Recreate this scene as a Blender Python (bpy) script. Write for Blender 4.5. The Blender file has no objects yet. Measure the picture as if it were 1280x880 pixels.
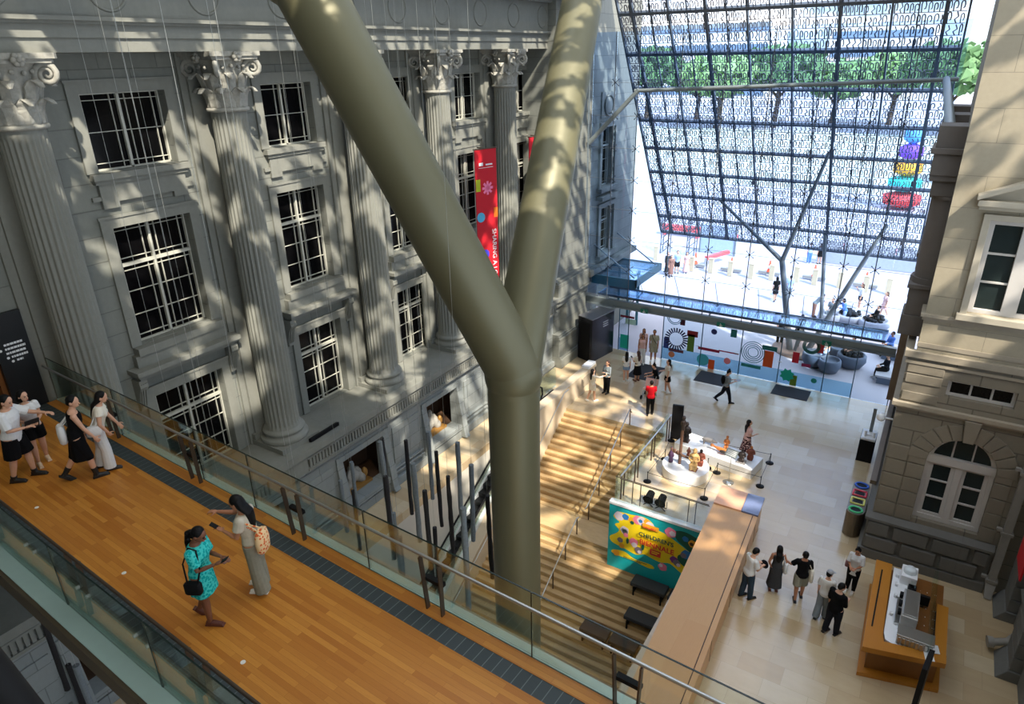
import bpy, math, random
from math import sin, cos, pi, radians, atan2, sqrt, hypot
from mathutils import Vector as V, Matrix
random.seed(11)
SC = bpy.context.scene
COL = SC.collection

class MB:
    """collects shapes and links them as one mesh object"""
    def __init__(s): s.v = []; s.f = []; s.sm = []; s.mi = []; s.m = 0
    def add(s, vs, fs, smooth=False):
        o = len(s.v); s.v += [tuple(p) for p in vs]
        for f in fs: s.f.append([i + o for i in f]); s.sm.append(smooth); s.mi.append(s.m)
        return s
    def hexa(s, p):
        return s.add(p, [(0,3,2,1),(4,5,6,7),(0,1,5,4),(1,2,6,5),(2,3,7,6),(3,0,4,7)])
    def box(s, x0, x1, y0, y1, z0, z1):
        e=(len(s.v)//8%9)*.0004; x0,x1=min(x0,x1)-e,max(x0,x1)+e; y0,y1=min(y0,y1)-e,max(y0,y1)+e; z0,z1=min(z0,z1)-e,max(z0,z1)+e; y0,y1=min(y0,y1),max(y0,y1); z0,z1=min(z0,z1),max(z0,z1)
        return s.hexa([(x0,y0,z0),(x1,y0,z0),(x1,y1,z0),(x0,y1,z0),(x0,y0,z1),(x1,y0,z1),(x1,y1,z1),(x0,y1,z1)])
    def obox(s, c, ax, ay, az):
        c,ax,ay,az=V(c),V(ax),V(ay),V(az)
        return s.hexa([c-ax-ay-az,c+ax-ay-az,c+ax+ay-az,c-ax+ay-az,c-ax-ay+az,c+ax-ay+az,c+ax+ay+az,c-ax+ay+az])
    def bar(s, a, b, w, h, up=(0,0,1)):
        a,b=V(a),V(b); d=(b-a); l=d.length; d/=l; up=V(up)
        r=d.cross(up)
        if r.length<1e-4: r=d.cross(V((0,1,0)))
        r.normalize(); u=r.cross(d)
        return s.obox((a+b)/2, d*l/2, r*w/2, u*h/2)
    def prism(s, poly, ext):
        e=V(ext); n=len(poly); a=[V(p) for p in poly]
        return s.add(a+[p+e for p in a], [list(range(n))[::-1], list(range(n,2*n))]+[(i,(i+1)%n,(i+1)%n+n,i+n) for i in range(n)])
    def loft(s, rings, smooth=True, cap=True):
        n=len(rings[0]); vs=[p for r in rings for p in r]; fs=[]
        for k in range(len(rings)-1):
            for i in range(n): fs.append((k*n+i,k*n+(i+1)%n,(k+1)*n+(i+1)%n,(k+1)*n+i))
        s.add(vs, fs, smooth)
        if cap:
            s.add(rings[0],[list(range(n))[::-1]]); s.add(rings[-1],[list(range(n))])
        return s
    def tube(s, pts, r, n=8, cap=True, flat=None):
        pts=[V(p) for p in pts]; m=len(pts); rs=r if isinstance(r,(list,tuple)) else [r]*m
        t0=(pts[1]-pts[0]).normalized(); a=t0.orthogonal().normalized(); rings=[]
        for k in range(m):
            t=(pts[min(k+1,m-1)]-pts[max(k-1,0)]).normalized()
            a=(a-t*a.dot(t))
            a = a.normalized() if a.length>1e-6 else t.orthogonal().normalized()
            b=t.cross(a)
            rings.append([pts[k]+(a*cos(2*pi*i/n)+b*sin(2*pi*i/n))*rs[k] for i in range(n)])
        return s.loft(rings, n>4, cap)
    def cone(s, a, b, r0, r1, n=12): return s.tube([a,b],[r0,r1],n)
    def cyl(s, c, r, z0, z1, n=20): return s.tube([(c[0],c[1],z0),(c[0],c[1],z1)], r, n)
    def lathe(s, prof, c=(0,0,0), n=24, smooth=True):
        rings=[[(c[0]+r*cos(2*pi*i/n),c[1]+r*sin(2*pi*i/n),c[2]+z) for i in range(n)] for r,z in prof]
        return s.loft(rings, smooth)
    def ball(s, c, r, n=10, rot=None):
        c=V(c); r=(r,r,r) if not isinstance(r,(list,tuple)) else r; rings=[]
        for k in range(n+1):
            th=pi*k/n; th=min(max(th,.02),pi-.02); ring=[]
            for i in range(2*n):
                ph=2*pi*i/(2*n); p=V((r[0]*sin(th)*cos(ph),r[1]*sin(th)*sin(ph),-r[2]*cos(th)))
                ring.append(c+(rot@p if rot else p))
            rings.append(ring)
        return s.loft(rings)
    def build(s, name, mat, parent=None, kind=None, bevel=0):
        me=bpy.data.meshes.new(name)
        vs=s.v
        if parent is not None:
            iw=wm(parent).inverted(); vs=[iw@V(p) for p in vs]
        me.from_pydata([tuple(p) for p in vs],[],s.f)
        me.polygons.foreach_set('use_smooth', s.sm)
        ms=mat if isinstance(mat,(list,tuple)) else [mat]
        for m in ms: me.materials.append(m)
        if len(ms)>1: me.polygons.foreach_set('material_index', s.mi)
        me.update()
        o=bpy.data.objects.new(name, me); COL.objects.link(o)
        if parent is not None: o.parent=parent
        if kind: o['kind']=kind
        if bevel:
            b=o.modifiers.new('bevel','BEVEL'); b.width=bevel; b.segments=2; b.limit_method='ANGLE'
        return o

def wm(o):
    m=Matrix.Translation(o.location)@Matrix.Rotation(o.rotation_euler[2],4,'Z')
    return wm(o.parent)@m if o.parent else m
def tag(o, label=None, cat=None, group=None, kind=None):
    if label: o['label']=label
    if cat: o['category']=cat
    if group: o['group']=group
    if kind: o['kind']=kind
    return o
def thing(name, label, cat, loc=(0,0,0), rz=0, group=None, kind=None):
    o=bpy.data.objects.new(name,None); COL.objects.link(o)
    o.empty_display_size=.1; o.location=loc; o.rotation_euler=(0,0,rz)
    return tag(o,label,cat,group,kind)
def kids(o): return [c for c in o.children]
def dup(root, loc, rz=None, label=None, group=None):
    r=root.copy(); COL.objects.link(r); r.location=loc
    if rz is not None: r.rotation_euler=(0,0,rz)
    if label: r['label']=label
    if group: r['group']=group
    for ch in list(root.children):
        c=ch.copy(); COL.objects.link(c); c.parent=r
        for g in list(ch.children):
            d=g.copy(); COL.objects.link(d); d.parent=c
    return r

# ---------------------------------------------------------------- materials
_M={}
class NT:
    def __init__(s,name):
        s.m=bpy.data.materials.new(name); s.m.use_nodes=True; s.t=s.m.node_tree
        s.t.nodes.clear(); s.out=s.n('ShaderNodeOutputMaterial')
    def n(s,ty,**kw):
        nd=s.t.nodes.new(ty)
        for k,v in kw.items():
            if k.startswith('i_'): 
                key=k[2:]; key=int(key) if key.isdigit() else key.replace('_',' ')
                nd.inputs[key].default_value=v
            else: setattr(nd,k,v)
        return nd
    def l(s,a,b): s.t.links.new(a,b)
    def math(s,op,a,b=None,c=None):
        nd=s.n('ShaderNodeMath',operation=op)
        for i,x in enumerate((a,b,c)):
            if x is None: continue
            if isinstance(x,(int,float)): nd.inputs[i].default_value=x
            else: s.l(x,nd.inputs[i])
        return nd.outputs[0]
    def mix(s,f,a,b,mode='MIX'):
        nd=s.n('ShaderNodeMix',data_type='RGBA',blend_type=mode)
        for i,x in ((0,f),(6,a),(7,b)):
            if isinstance(x,(int,float)): nd.inputs[i].default_value=x
            elif isinstance(x,(tuple,list)): nd.inputs[i].default_value=(*x[:3],1)
            else: s.l(x,nd.inputs[i])
        return nd.outputs[2]
    def pos(s): return s.n('ShaderNodeNewGeometry').outputs['Position']
    def noise(s,vec,scale,detail=4,rough=.55,dist=0):
        nd=s.n('ShaderNodeTexNoise'); nd.inputs['Scale'].default_value=scale; nd.inputs['Detail'].default_value=detail
        nd.inputs['Roughness'].default_value=rough; nd.inputs['Distortion'].default_value=dist
        s.l(vec,nd.inputs['Vector']); return nd.outputs['Fac']
    def ramp(s,f,stops):
        nd=s.n('ShaderNodeValToRGB'); el=nd.color_ramp.elements
        while len(el)<len(stops): el.new(.5)
        for e,(p,c) in zip(el,stops): e.position=p; e.color=(*c,1) if len(c)==3 else c
        s.l(f,nd.inputs[0]); return nd.outputs[0]
    def mapping(s,vec,scale=(1,1,1),rot=(0,0,0),loc=(0,0,0)):
        nd=s.n('ShaderNodeMapping'); nd.inputs['Scale'].default_value=scale; nd.inputs['Rotation'].default_value=rot; nd.inputs['Location'].default_value=loc
        s.l(vec,nd.inputs['Vector']); return nd.outputs[0]
    def swiz(s,vec,order):
        a=s.n('ShaderNodeSeparateXYZ'); s.l(vec,a.inputs[0]); b=s.n('ShaderNodeCombineXYZ')
        for i,ch in enumerate(order):
            if ch in 'xyz': s.l(a.outputs['xyz'.index(ch)],b.inputs[i])
        return b.outputs[0]
    def bsdf(s,col,rough=.6,metal=0,spec=.5,bump=None,bd=.3,bdist=.02,**kw):
        p=s.n('ShaderNodeBsdfPrincipled')
        for k,x in (('Base Color',col),('Roughness',rough),('Metallic',metal),('Specular IOR Level',spec)):
            if isinstance(x,(tuple,list)): p.inputs[k].default_value=(*x[:3],1)
            elif isinstance(x,(int,float)): p.inputs[k].default_value=x
            else: s.l(x,p.inputs[k])
        for k,x in kw.items(): p.inputs[k.replace('_',' ')].default_value=x
        if bump is not None:
            b=s.n('ShaderNodeBump'); b.inputs['Strength'].default_value=bd; b.inputs['Distance'].default_value=bdist
            s.l(bump,b.inputs['Height']); s.l(b.outputs[0],p.inputs['Normal'])
        return p.outputs[0]
    def done(s,sh): s.l(sh,s.out.inputs['Surface']); return s.m
def srgb(r,g,b):
    f=lambda c:(c/255/12.92) if c/255<=.04045 else ((c/255+.055)/1.055)**2.4
    return (f(r),f(g),f(b))
def flat(name,col,rough=.6,metal=0,spec=.5,var=.12,scale=6,bump=0,**kw):
    """one colour with a little noise in it"""
    if name in _M: return _M[name]
    t=NT(name); nz=t.noise(t.pos(),scale)
    c=t.mix(nz,tuple(x*(1-var) for x in col),tuple(min(1,x*(1+var)) for x in col))
    _M[name]=t.done(t.bsdf(c,rough,metal,spec,bump=nz if bump else None,bd=bump,**kw)); return _M[name]
def emit(name,col,strength):
    t=NT(name); e=t.n('ShaderNodeEmission'); e.inputs[0].default_value=(*col,1); e.inputs[1].default_value=strength
    return t.done(e.outputs[0])
def stone(name,order,bw,bh,c1,c2,mort,msize=.012,stain=.5,rough=.75,bumpd=.5,gray=.12,flut=False,off=.5):
    t=NT(name); p=t.pos(); q=t.swiz(p,order)
    br=t.n('ShaderNodeTexBrick'); br.offset=off
    t.l(q,br.inputs['Vector'])
    for k,v in (('Scale',1),('Mortar Size',msize),('Brick Width',bw),('Row Height',bh),('Mortar Smooth',.2),('Bias',0)): br.inputs[k].default_value=v
    br.inputs['Color1'].default_value=(*c1,1); br.inputs['Color2'].default_value=(*c2,1); br.inputs['Mortar'].default_value=(*mort,1)
    n1=t.noise(t.mapping(p,(1.6,1.6,.35)),1.3,6,.62)      # rain streaks
    n2=t.noise(p,9,5,.6)
    c=t.mix(t.math('MULTIPLY',n1,stain),br.outputs[0],tuple(x*.45 for x in c2))
    c=t.mix(.35,c,t.mix(n2,tuple(x*.75 for x in c1),tuple(min(1,x*1.25) for x in c1)))
    h=t.math('SUBTRACT',t.math('MULTIPLY',n2,.25),t.math('MULTIPLY',br.outputs['Fac'],1.0))
    return t.done(t.bsdf(c,rough,bump=h,bd=bumpd,bdist=.02))
def glassmat(name,tint,refl=.06,rough=.0):
    t=NT(name); tr=t.n('ShaderNodeBsdfTransparent'); tr.inputs[0].default_value=(*tint,1)
    gl=t.n('ShaderNodeBsdfGlossy'); gl.inputs['Roughness'].default_value=rough
    gl.inputs[0].default_value=(.9,1,.97,1)
    lw=t.n('ShaderNodeLayerWeight'); lw.inputs[0].default_value=.18
    f=t.math('ADD',t.math('MULTIPLY',lw.outputs['Fresnel'],.55),refl*.5)
    mx=t.n('ShaderNodeMixShader'); t.l(f,mx.inputs[0]); t.l(tr.outputs[0],mx.inputs[1]); t.l(gl.outputs[0],mx.inputs[2])
    return t.done(mx.outputs[0])
ST=stone('grey granite ashlar','yz',1.45,.62,srgb(136,138,129),srgb(117,121,115),srgb(70,72,68),.014,.85)
STP=stone('grey granite plain','yz',9,9,srgb(138,139,130),srgb(123,126,119),srgb(92,94,88),.004,.8)
STL=stone('grey granite base course','yz',1.1,.55,srgb(146,151,148),srgb(132,139,138),srgb(84,88,86),.012,.45)
STX=stone('grey granite cross wall','xz',1.45,.62,srgb(160,160,152),srgb(148,148,142),srgb(110,110,104),.012,.45)
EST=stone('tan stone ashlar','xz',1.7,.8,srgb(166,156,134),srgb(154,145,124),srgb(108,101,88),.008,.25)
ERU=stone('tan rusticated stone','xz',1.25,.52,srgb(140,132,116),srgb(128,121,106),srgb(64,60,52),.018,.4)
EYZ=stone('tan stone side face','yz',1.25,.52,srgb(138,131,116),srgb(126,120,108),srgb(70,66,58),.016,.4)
EBA=stone('dark base stone','xz',5,5,srgb(112,110,104),srgb(100,99,94),srgb(70,68,64),.004,.5)
CAP=flat('carved pale stone',srgb(152,151,142),.8,var=.3,scale=14,bump=.3)
def mk_floor():
    t=NT('polished travertine'); p=t.pos(); br=t.n('ShaderNodeTexBrick'); t.l(p,br.inputs['Vector']); br.offset=.37
    for k,v in (('Scale',1),('Mortar Size',.004),('Brick Width',1.1),('Row Height',.62),('Bias',0)): br.inputs[k].default_value=v
    br.inputs['Color1'].default_value=(*srgb(214,196,160),1); br.inputs['Color2'].default_value=(*srgb(190,162,118),1); br.inputs['Mortar'].default_value=(*srgb(168,146,112),1)
    n=t.noise(t.mapping(p,(1,3,1)),1.6,6,.6); n3=t.noise(p,.35,3)
    c=t.mix(t.math('MULTIPLY',n,.4),br.outputs[0],srgb(140,108,70)); c=t.mix(t.math('MULTIPLY',n3,.3),c,srgb(226,214,192))
    return t.done(t.bsdf(c,t.math('ADD',.13,t.math('MULTIPLY',n,.1)),spec=.95))
FLOOR=mk_floor()
def mk_steps():
    t=NT('warm sandstone steps'); p=t.pos(); n=t.noise(t.mapping(p,(.8,3,3)),2.2,6,.6); n2=t.noise(p,25,3)
    c=t.mix(n,srgb(176,144,98),srgb(222,194,146)); c=t.mix(t.math('MULTIPLY',n2,.15),c,srgb(140,110,74))
    return t.done(t.bsdf(c,.45))
STEP=mk_steps()
def mk_planks(name,rot,w,l,c1,c2,c3,rough=.35,order='xyz'):
    t=NT(name); p=t.pos(); p=t.swiz(p,order); q=t.mapping(p,(1,1,1),(0,0,rot))
    br=t.n('ShaderNodeTexBrick'); t.l(q,br.inputs['Vector']); br.offset=.41; br.offset_frequency=2
    for k,v in (('Scale',1),('Mortar Size',.0015),('Brick Width',l),('Row Height',w),('Bias',0)): br.inputs[k].default_value=v
    br.inputs['Color1'].default_value=(*c1,1); br.inputs['Color2'].default_value=(*c2,1); br.inputs['Mortar'].default_value=(*c3,1)
    g=t.noise(t.mapping(q,(1.4,26,1)),3,6,.6); g2=t.noise(q,.7,2)
    c=t.mix(t.math('MULTIPLY',g,.6),br.outputs[0],c3); c=t.mix(t.math('MULTIPLY',g2,.25),c,c2)
    return t.done(t.bsdf(c,rough,spec=.4))
TH=radians(-3.1)
DECK=mk_planks('orange oak planks',-TH,.082,1.1,srgb(224,156,66),srgb(182,112,40),srgb(150,88,28),.38)
WOODC=mk_planks('pale oak counter',pi/2,.9,3.2,srgb(206,164,112),srgb(198,152,100),srgb(176,128,80),.35)
WOODO=mk_planks('amber kiosk plywood',pi/2,1.3,4,srgb(190,128,42),srgb(182,118,36),srgb(158,98,28),.4)
WOODD=flat('dark brown timber',srgb(70,44,22),.5,var=.3)
def mk_grate():
    t=NT('dark slotted gutter'); p=t.mapping(t.pos(),(1,1,1),(0,0,-TH))
    w=t.n('ShaderNodeTexBrick'); t.l(p,w.inputs['Vector']); w.offset=0
    for k,v in (('Scale',1),('Mortar Size',.006),('Brick Width',.155),('Row Height',9),('Bias',0)): w.inputs[k].default_value=v
    w.inputs['Color1'].default_value=(*srgb(52,60,62),1); w.inputs['Color2'].default_value=(*srgb(58,66,68),1); w.inputs['Mortar'].default_value=(*srgb(104,112,112),1)
    return t.done(t.bsdf(w.outputs[0],.5))
GRATE=mk_grate()
PALE=flat('pale green edge strip',srgb(176,198,186),.5,var=.05)
BRONZE=flat('bronze painted steel',srgb(104,101,76),.45,.25,var=.08,scale=.8)
BRONZED=flat('dark bronze strip',srgb(92,78,58),.5,.3)
STEEL=flat('brushed steel',srgb(190,190,186),.28,.9,var=.05)
STEELD=flat('dark bronze post steel',srgb(92,78,66),.4,.6)
STEELG=flat('grey painted steel',srgb(128,138,140),.45,.3,var=.05)
STEELB=flat('blue grey steel mullion',srgb(96,106,118),.45,.2,var=.05)
BLACK=flat('black',(.008,.008,.009),.5,spec=.15); BLACKM=flat('matt black',(.006,.006,.007),.9,spec=.1)
CHAR=flat('charred timber',(.012,.011,.012),.8,var=.5,scale=30,bump=.6)
ASH=flat('weathered grey timber',srgb(112,120,124),.8,var=.3,scale=20,bump=.4)
WIRE=flat('thin steel wire',srgb(176,178,172),.4,.6)
WHITE=flat('white lacquer',srgb(236,238,240),.35,var=.03)
FRAME=flat('cream window frame',srgb(186,186,174),.55,var=.05)
FRAMEE=flat('pale grey window frame',srgb(196,192,186),.55,var=.05)
PANE=flat('dark window pane',(.003,.003,.0035),.12,spec=.12,var=.2)
PANEE=flat('dark green window pane',srgb(36,46,46),.15,spec=.25,var=.15)
GLASS=glassmat('clear green glass',(.94,.975,.96),.03)
GLASSB=glassmat('blue tinted glass',(.77,.87,1.0),.04)
GLASSN=glassmat('near invisible glass',(.93,.96,.95),.03)
GLEDGE=flat('dark glass edge',srgb(22,40,34),.2)
LACE=flat('woven metal lattice',srgb(128,124,132),.5,.3)
SKIN=[flat('skin light',srgb(214,164,134),.55,var=.06),flat('skin tan',srgb(176,120,88),.55,var=.06),flat('skin brown',srgb(120,76,54),.55,var=.06)]
HAIR=flat('black hair',(.005,.0045,.0045),.5,spec=.18,var=.3); HAIRB=flat('brown hair',srgb(70,42,28),.45)
def cloth(name,rgb,var=.14): return flat('cloth '+name,srgb(*rgb),.9,spec=.15,var=var,scale=18,bump=.25)
def pattern_cloth(name,a,b,scale,th=.5):
    t=NT(name); v=t.n('ShaderNodeTexVoronoi'); v.inputs['Scale'].default_value=scale
    t.l(t.n('ShaderNodeTexCoord').outputs['Object'],v.inputs['Vector'])
    c=t.ramp(v.outputs['Distance'],[(0,a),(th-.02,a),(th+.02,b),(1,b)]); return t.done(t.bsdf(c,.9,spec=.15))
# ================================================================ west facade
def wall_grid(mb, mp, a0,a1,b0,b1, opens, depth):
    A=sorted({a0,a1,*[o[0] for o in opens],*[o[1] for o in opens]}); B=sorted({b0,b1,*[o[2] for o in opens],*[o[3] for o in opens]})
    A=[a for a in A if a0<=a<=a1]; B=[b for b in B if b0<=b<=b1]
    for i in range(len(A)-1):
        for j in range(len(B)-1):
            ca,cb=(A[i]+A[i+1])/2,(B[j]+B[j+1])/2
            if any(o[0]<ca<o[1] and o[2]<cb<o[3] for o in opens): continue
            mb.add([mp(A[i],B[j],0),mp(A[i+1],B[j],0),mp(A[i+1],B[j+1],0),mp(A[i],B[j+1],0)],[(0,1,2,3)])
    for o in opens:
        c=[(o[0],o[2]),(o[1],o[2]),(o[1],o[3]),(o[0],o[3])]
        for k in range(4):
            p,q=c[k],c[(k+1)%4]
            mb.add([mp(*p,0),mp(*q,0),mp(*q,depth),mp(*p,depth)],[(0,1,2,3)])
NWIN=[0]; NTRIM=[0]
def trim(mb,mat,bevel=0):
    NTRIM[0]+=1; return mb.build('trim_%d'%NTRIM[0],mat,kind='structure',bevel=bevel)
def muntin_window(mp, ac, w, b0, b1, transom, d, twoleaf=True):
    """a steel casement with margin bars, in the plane given by mp(a,b,depth)"""
    NWIN[0]+=1
    def bx(mb,a,b,c,e,d0,d1): mb.hexa([mp(a,c,d0),mp(b,c,d0),mp(b,c,d1),mp(a,c,d1),mp(a,e,d0),mp(b,e,d0),mp(b,e,d1),mp(a,e,d1)])
    a0,a1=ac-w/2,ac+w/2
    p=MB(); bx(p,a0,a1,b0,b1,d-.01,d+.05); win=p.build('window_%d'%NWIN[0],PANE,kind='structure')
    f=MB()
    for q in ((a0,a0+.035,b0,b1),(a1-.035,a1,b0,b1),(a0,a1,b0,b0+.035),(a0,a1,b1-.035,b1),(ac-.034,ac+.034,b0,b1)): bx(f,*q,d-.09,d-.005)
    if transom: bx(f,a0,a1,transom-.04,transom+.04,d-.1,d-.005)
    f.build('window_frame',FRAME,win)
    g=MB(); tb=.0125
    for s0,s1 in ((a0+.05,ac-.055),(ac+.055,a1-.05)):
        for a in (s0+.13,s1-.13): bx(g,a-tb/1.4,a+tb/1.4,b0,b1,d-.05,d-.005)
    rows=[]
    segs=[(b0,b1)] if not transom else [(b0,transom),(transom,b1)]
    for k,(c,e) in enumerate(segs):
        rows+= [c+.16,e-.16]
        if not transom: rows.append((c+e)/2)
        elif k==0: rows+= [c+.08+(e-c-.16)/3,c+.08+2*(e-c-.16)/3]
    for r in rows: bx(g,a0,a1,r-tb/1.4,r+tb/1.4,d-.05,d-.005)
    g.build('glazing_bars',FRAME,win)
    return win
XW=-17.1
BAYS=[(9.84,2.1),(14.76,1.88),(19.66,1.88),(23.95,1.8),(28.2,1.7),(4.9,1.9)]
mpw=lambda a,b,d:(XW-d,a,b)
op=[]
for yc,w in BAYS[:5]:
    op+=[(yc-w/2,yc+w/2,3.87,6.72),(yc-w/2,yc+w/2,8.22,11.3),(yc-w/2,yc+w/2,12.62,14.37)]
DOOR=(3.1,5.62,7.7,10.2)
m=MB(); wall_grid(m,mpw,-7.5,31.9,3.7,15.4,op+[DOOR],.34)
m.build('wall_west',ST,kind='structure')
for yc,w in BAYS[:5]:
    muntin_window(mpw,yc,w,3.87,6.72,5.85,.32)
    muntin_window(mpw,yc,w,8.22,11.3,10.28,.32)
    muntin_window(mpw,yc,w,12.62,14.37,None,.32)
    t=MB(); a0,a1=yc-w/2,yc+w/2; X=XW
    for c,e,hd in ((3.87,6.72,1),(8.22,11.3,1),(12.62,14.37,1)):            # architraves round the openings
        t.box(X,X+.07,a0-.26,a0,c,e+.26); t.box(X,X+.07,a1,a1+.26,c,e+.26); t.box(X,X+.07,a0-.26,a1+.26,e,e+.26)
        t.box(X+.07,X+.10,a0-.3,a1+.3,e+.24,e+.3)
    t.box(X,X+.5,a0-.52,a1+.52,7.56,7.68); t.box(X,X+.42,a0-.46,a1+.46,7.48,7.56); t.box(X,X+.34,a0-.4,a1+.4,7.40,7.48)   # hood shelf
    t.box(X,X+.2,a0-.3,a1+.3,7.68,8.0); t.box(X,X+.26,a0-.22,a1+.22,8.0,8.2)
    for y in (a0-.36,a1+.36):                                                # scrolled consoles
        t.prism([(X,y-.11,7.4),(X+.34,y-.11,7.4),(X+.36,y-.11,7.2),(X+.22,y-.11,7.0),(X+.12,y-.11,6.7),(X+.14,y-.11,6.5),(X,y-.11,6.45)],(0,.22,0))
        for q in (-.06,0,.06): t.bar((X+.35,y+q,7.32),(X+.15,y+q,6.6),.03,.03)
    t.box(X,X+.2,a0-.2,a1+.2,12.46,12.6); t.box(X,X+.14,a0-.16,a1+.16,12.36,12.46)    # upper sill and its apron
    t.prism([(X,a0-.08,12.36),(X,a1+.08,12.36),(X,a1+.08,11.78),(X,a1-.32,11.78),(X,a1-.32,11.92),(X,a0+.32,11.92),(X,a0+.32,11.78),(X,a0-.08,11.78)],(.09,0,0))
    for y in (a0-.16,a1+.16): t.box(X,X+.07,y-.12,y+.12,11.98,12.08)
    trim(t,STP)
# pilaster strips behind the columns
COLY=[7.12,12.15,16.9,21.08,25.65,30.0]
t=MB()
for y in COLY[:5]: t.box(XW,XW+.16,y-.62,y+.62,3.85,15.2); t.box(XW,XW+.08,y-.8,y+.8,3.85,15.2); t.box(XW,XW+.24,y-.72,y+.72,3.85,4.2)
trim(t,STP)
# ledge, grooved band, base storey
m=MB(); m.box(XW,-15.22,-7.5,28.6,3.62,3.85); m.box(XW,-15.34,-7.5,28.6,3.5,3.62); m.box(XW,-15.3,10.5,12.0,3.05,3.6)
m.build('wall_west_ledge',STP,kind='structure')
t=MB(); y=-5.0
while y<28.4:
    if not 10.4<y<12.05: t.box(-15.52,-15.36,y,y+.085,3.1,3.48)
    y+=.135
for a,b in ((-5.1,10.4),(12.05,28.5)): t.box(-15.5,-15.33,a,b,3.02,3.1); t.box(-15.5,-15.33,a,b,3.44,3.5); t.box(-15.58,-15.45,a,b,3.1,3.5)
trim(t,STP)
XB=-15.6
NICHE=[(c-1.0,c+1.0,.68,2.42) for c in (1.1,5.65,10.15,14.66,19.2,23.7)]
m=MB(); wall_grid(m,lambda a,b,d:(XB-d,a,b),-7.5,28.6,-5.1,3.6,NICHE,.35); m.build('wall_west_base',STL,kind='structure')
t=MB()
for a0,a1,c,e in NICHE:
    for y,s in ((a0,-1),(a1,1)):        # battered jambs
        t.prism([(XB,y,e),(XB+.03,y,e),(XB+.34,y,c-.45),(XB+.42,y,c-.6),(XB,y,c-.6)],(0,s*.3,0))
    t.box(XB,XB+.22,a0,a1,c-.22,c); t.box(XB,XB+.06,a0-.3,a1+.3,e,e+.2)
for k in range(len(NICHE)-1):
    a,b=NICHE[k][1]+.5,NICHE[k+1][0]-.5
    t.box(XB,XB+.05,a,b,.95,2.45); t.box(XB,XB+.12,a-.1,b+.1,.55,.62); t.box(XB,XB+.1,a-.1,b+.1,.72,.78)
t.box(XB,XB+.14,-7,28.5,0,.34)
trim(t,STL,.01)
m=MB()
for a0,a1,c,e in NICHE:
    m.box(XB-1.5,XB-1.45,a0-.6,a1+.6,c-.1,e+.2); m.box(XB-1.5,XB-.34,a0-.6,a0-.55,c-.1,e+.2); m.box(XB-1.5,XB-.34,a1+.55,a1+.6,c-.1,e+.2); m.box(XB-1.5,XB-.3,a0-.6,a1+.6,c-.12,c-.02); m.box(XB-1.5,XB-.34,a0-.6,a1+.6,e+.1,e+.2)
m.build('wall_west_niches',flat('dark umber niche',srgb(74,52,34),.8,var=.4,scale=2),kind='structure')
# entablature
m=MB(); X=-15.98
m.box(XW-.2,X,-7.5,31.9,15.22,15.5); m.box(XW-.2,X+.05,-7.5,31.9,15.5,15.76); m.box(XW-.2,X+.12,-7.5,31.9,15.76,15.82); m.box(XW-.2,X+.2,-7.5,31.9,15.82,15.9)
m.box(XW-.2,X+.02,-7.5,31.9,15.9,17.0); m.box(XW-.2,X+.25,-7.5,31.9,17.0,17.12); m.box(XW-.2,X+.9,-7.5,31.9,17.36,17.7)
y=-7.
while y<31.8: m.box(X,X+.42,y,y+.14,17.12,17.34); y+=.26
m.box(XW-.2,X+.2,-7.5,31.9,17.1,17.36); m.box(XW-.2,X-.2,-7.5,31.9,17.7,21.5)
y=2.3
while y<31:                                                               # roundels on the frieze
    m.tube([(X+.02+.03*sin(0),y+.42*cos(2*pi*i/24),16.45+.42*sin(2*pi*i/24)) for i in range(25)],.035,6)
    m.lathe([(0.001,0),(.12,0),(.1,.05),(.001,.06)],(0,0,0),12) if False else None
    y+=2.35
trim(m,STP)

# ---- the Corinthian column, built once at the origin and copied
def leaf(mb,th,r0,z0,h,w,out):
    nv,nu=12,5; rings=[]
    er=V((cos(th),sin(th),0)); et=V((-sin(th),cos(th),0))
    for k in range(nv):
        v=k/(nv-1)
        if v<.72: z=z0+h*v/.72*.96; r=r0+.02+.05*v+.10*(v/.72)**3*out
        else:
            a=(v-.72)/.28*pi*.95; z=z0+h*.96+.07*sin(a)*out-.05*(1-cos(a))*out; r=r0+.056+.1*out+.085*(1-cos(a))*out
        ww=w*(.62+.38*sin(pi*min(1,v*1.05)**.7))*(1+.16*sin(v*22))*(1 if v<.8 else 1-.6*(v-.8)/.2)
        fr,bk=[],[]
        for i in range(nu):
            u=-1+2*i/(nu-1); rr=r+.035*(1-abs(u))-.03*u*u
            p=er*rr+et*(ww*u)+V((0,0,z)); fr.append(p); bk.append(p-er*.035)
        rings.append(fr+bk[::-1])
    mb.loft(rings,False)
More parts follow.
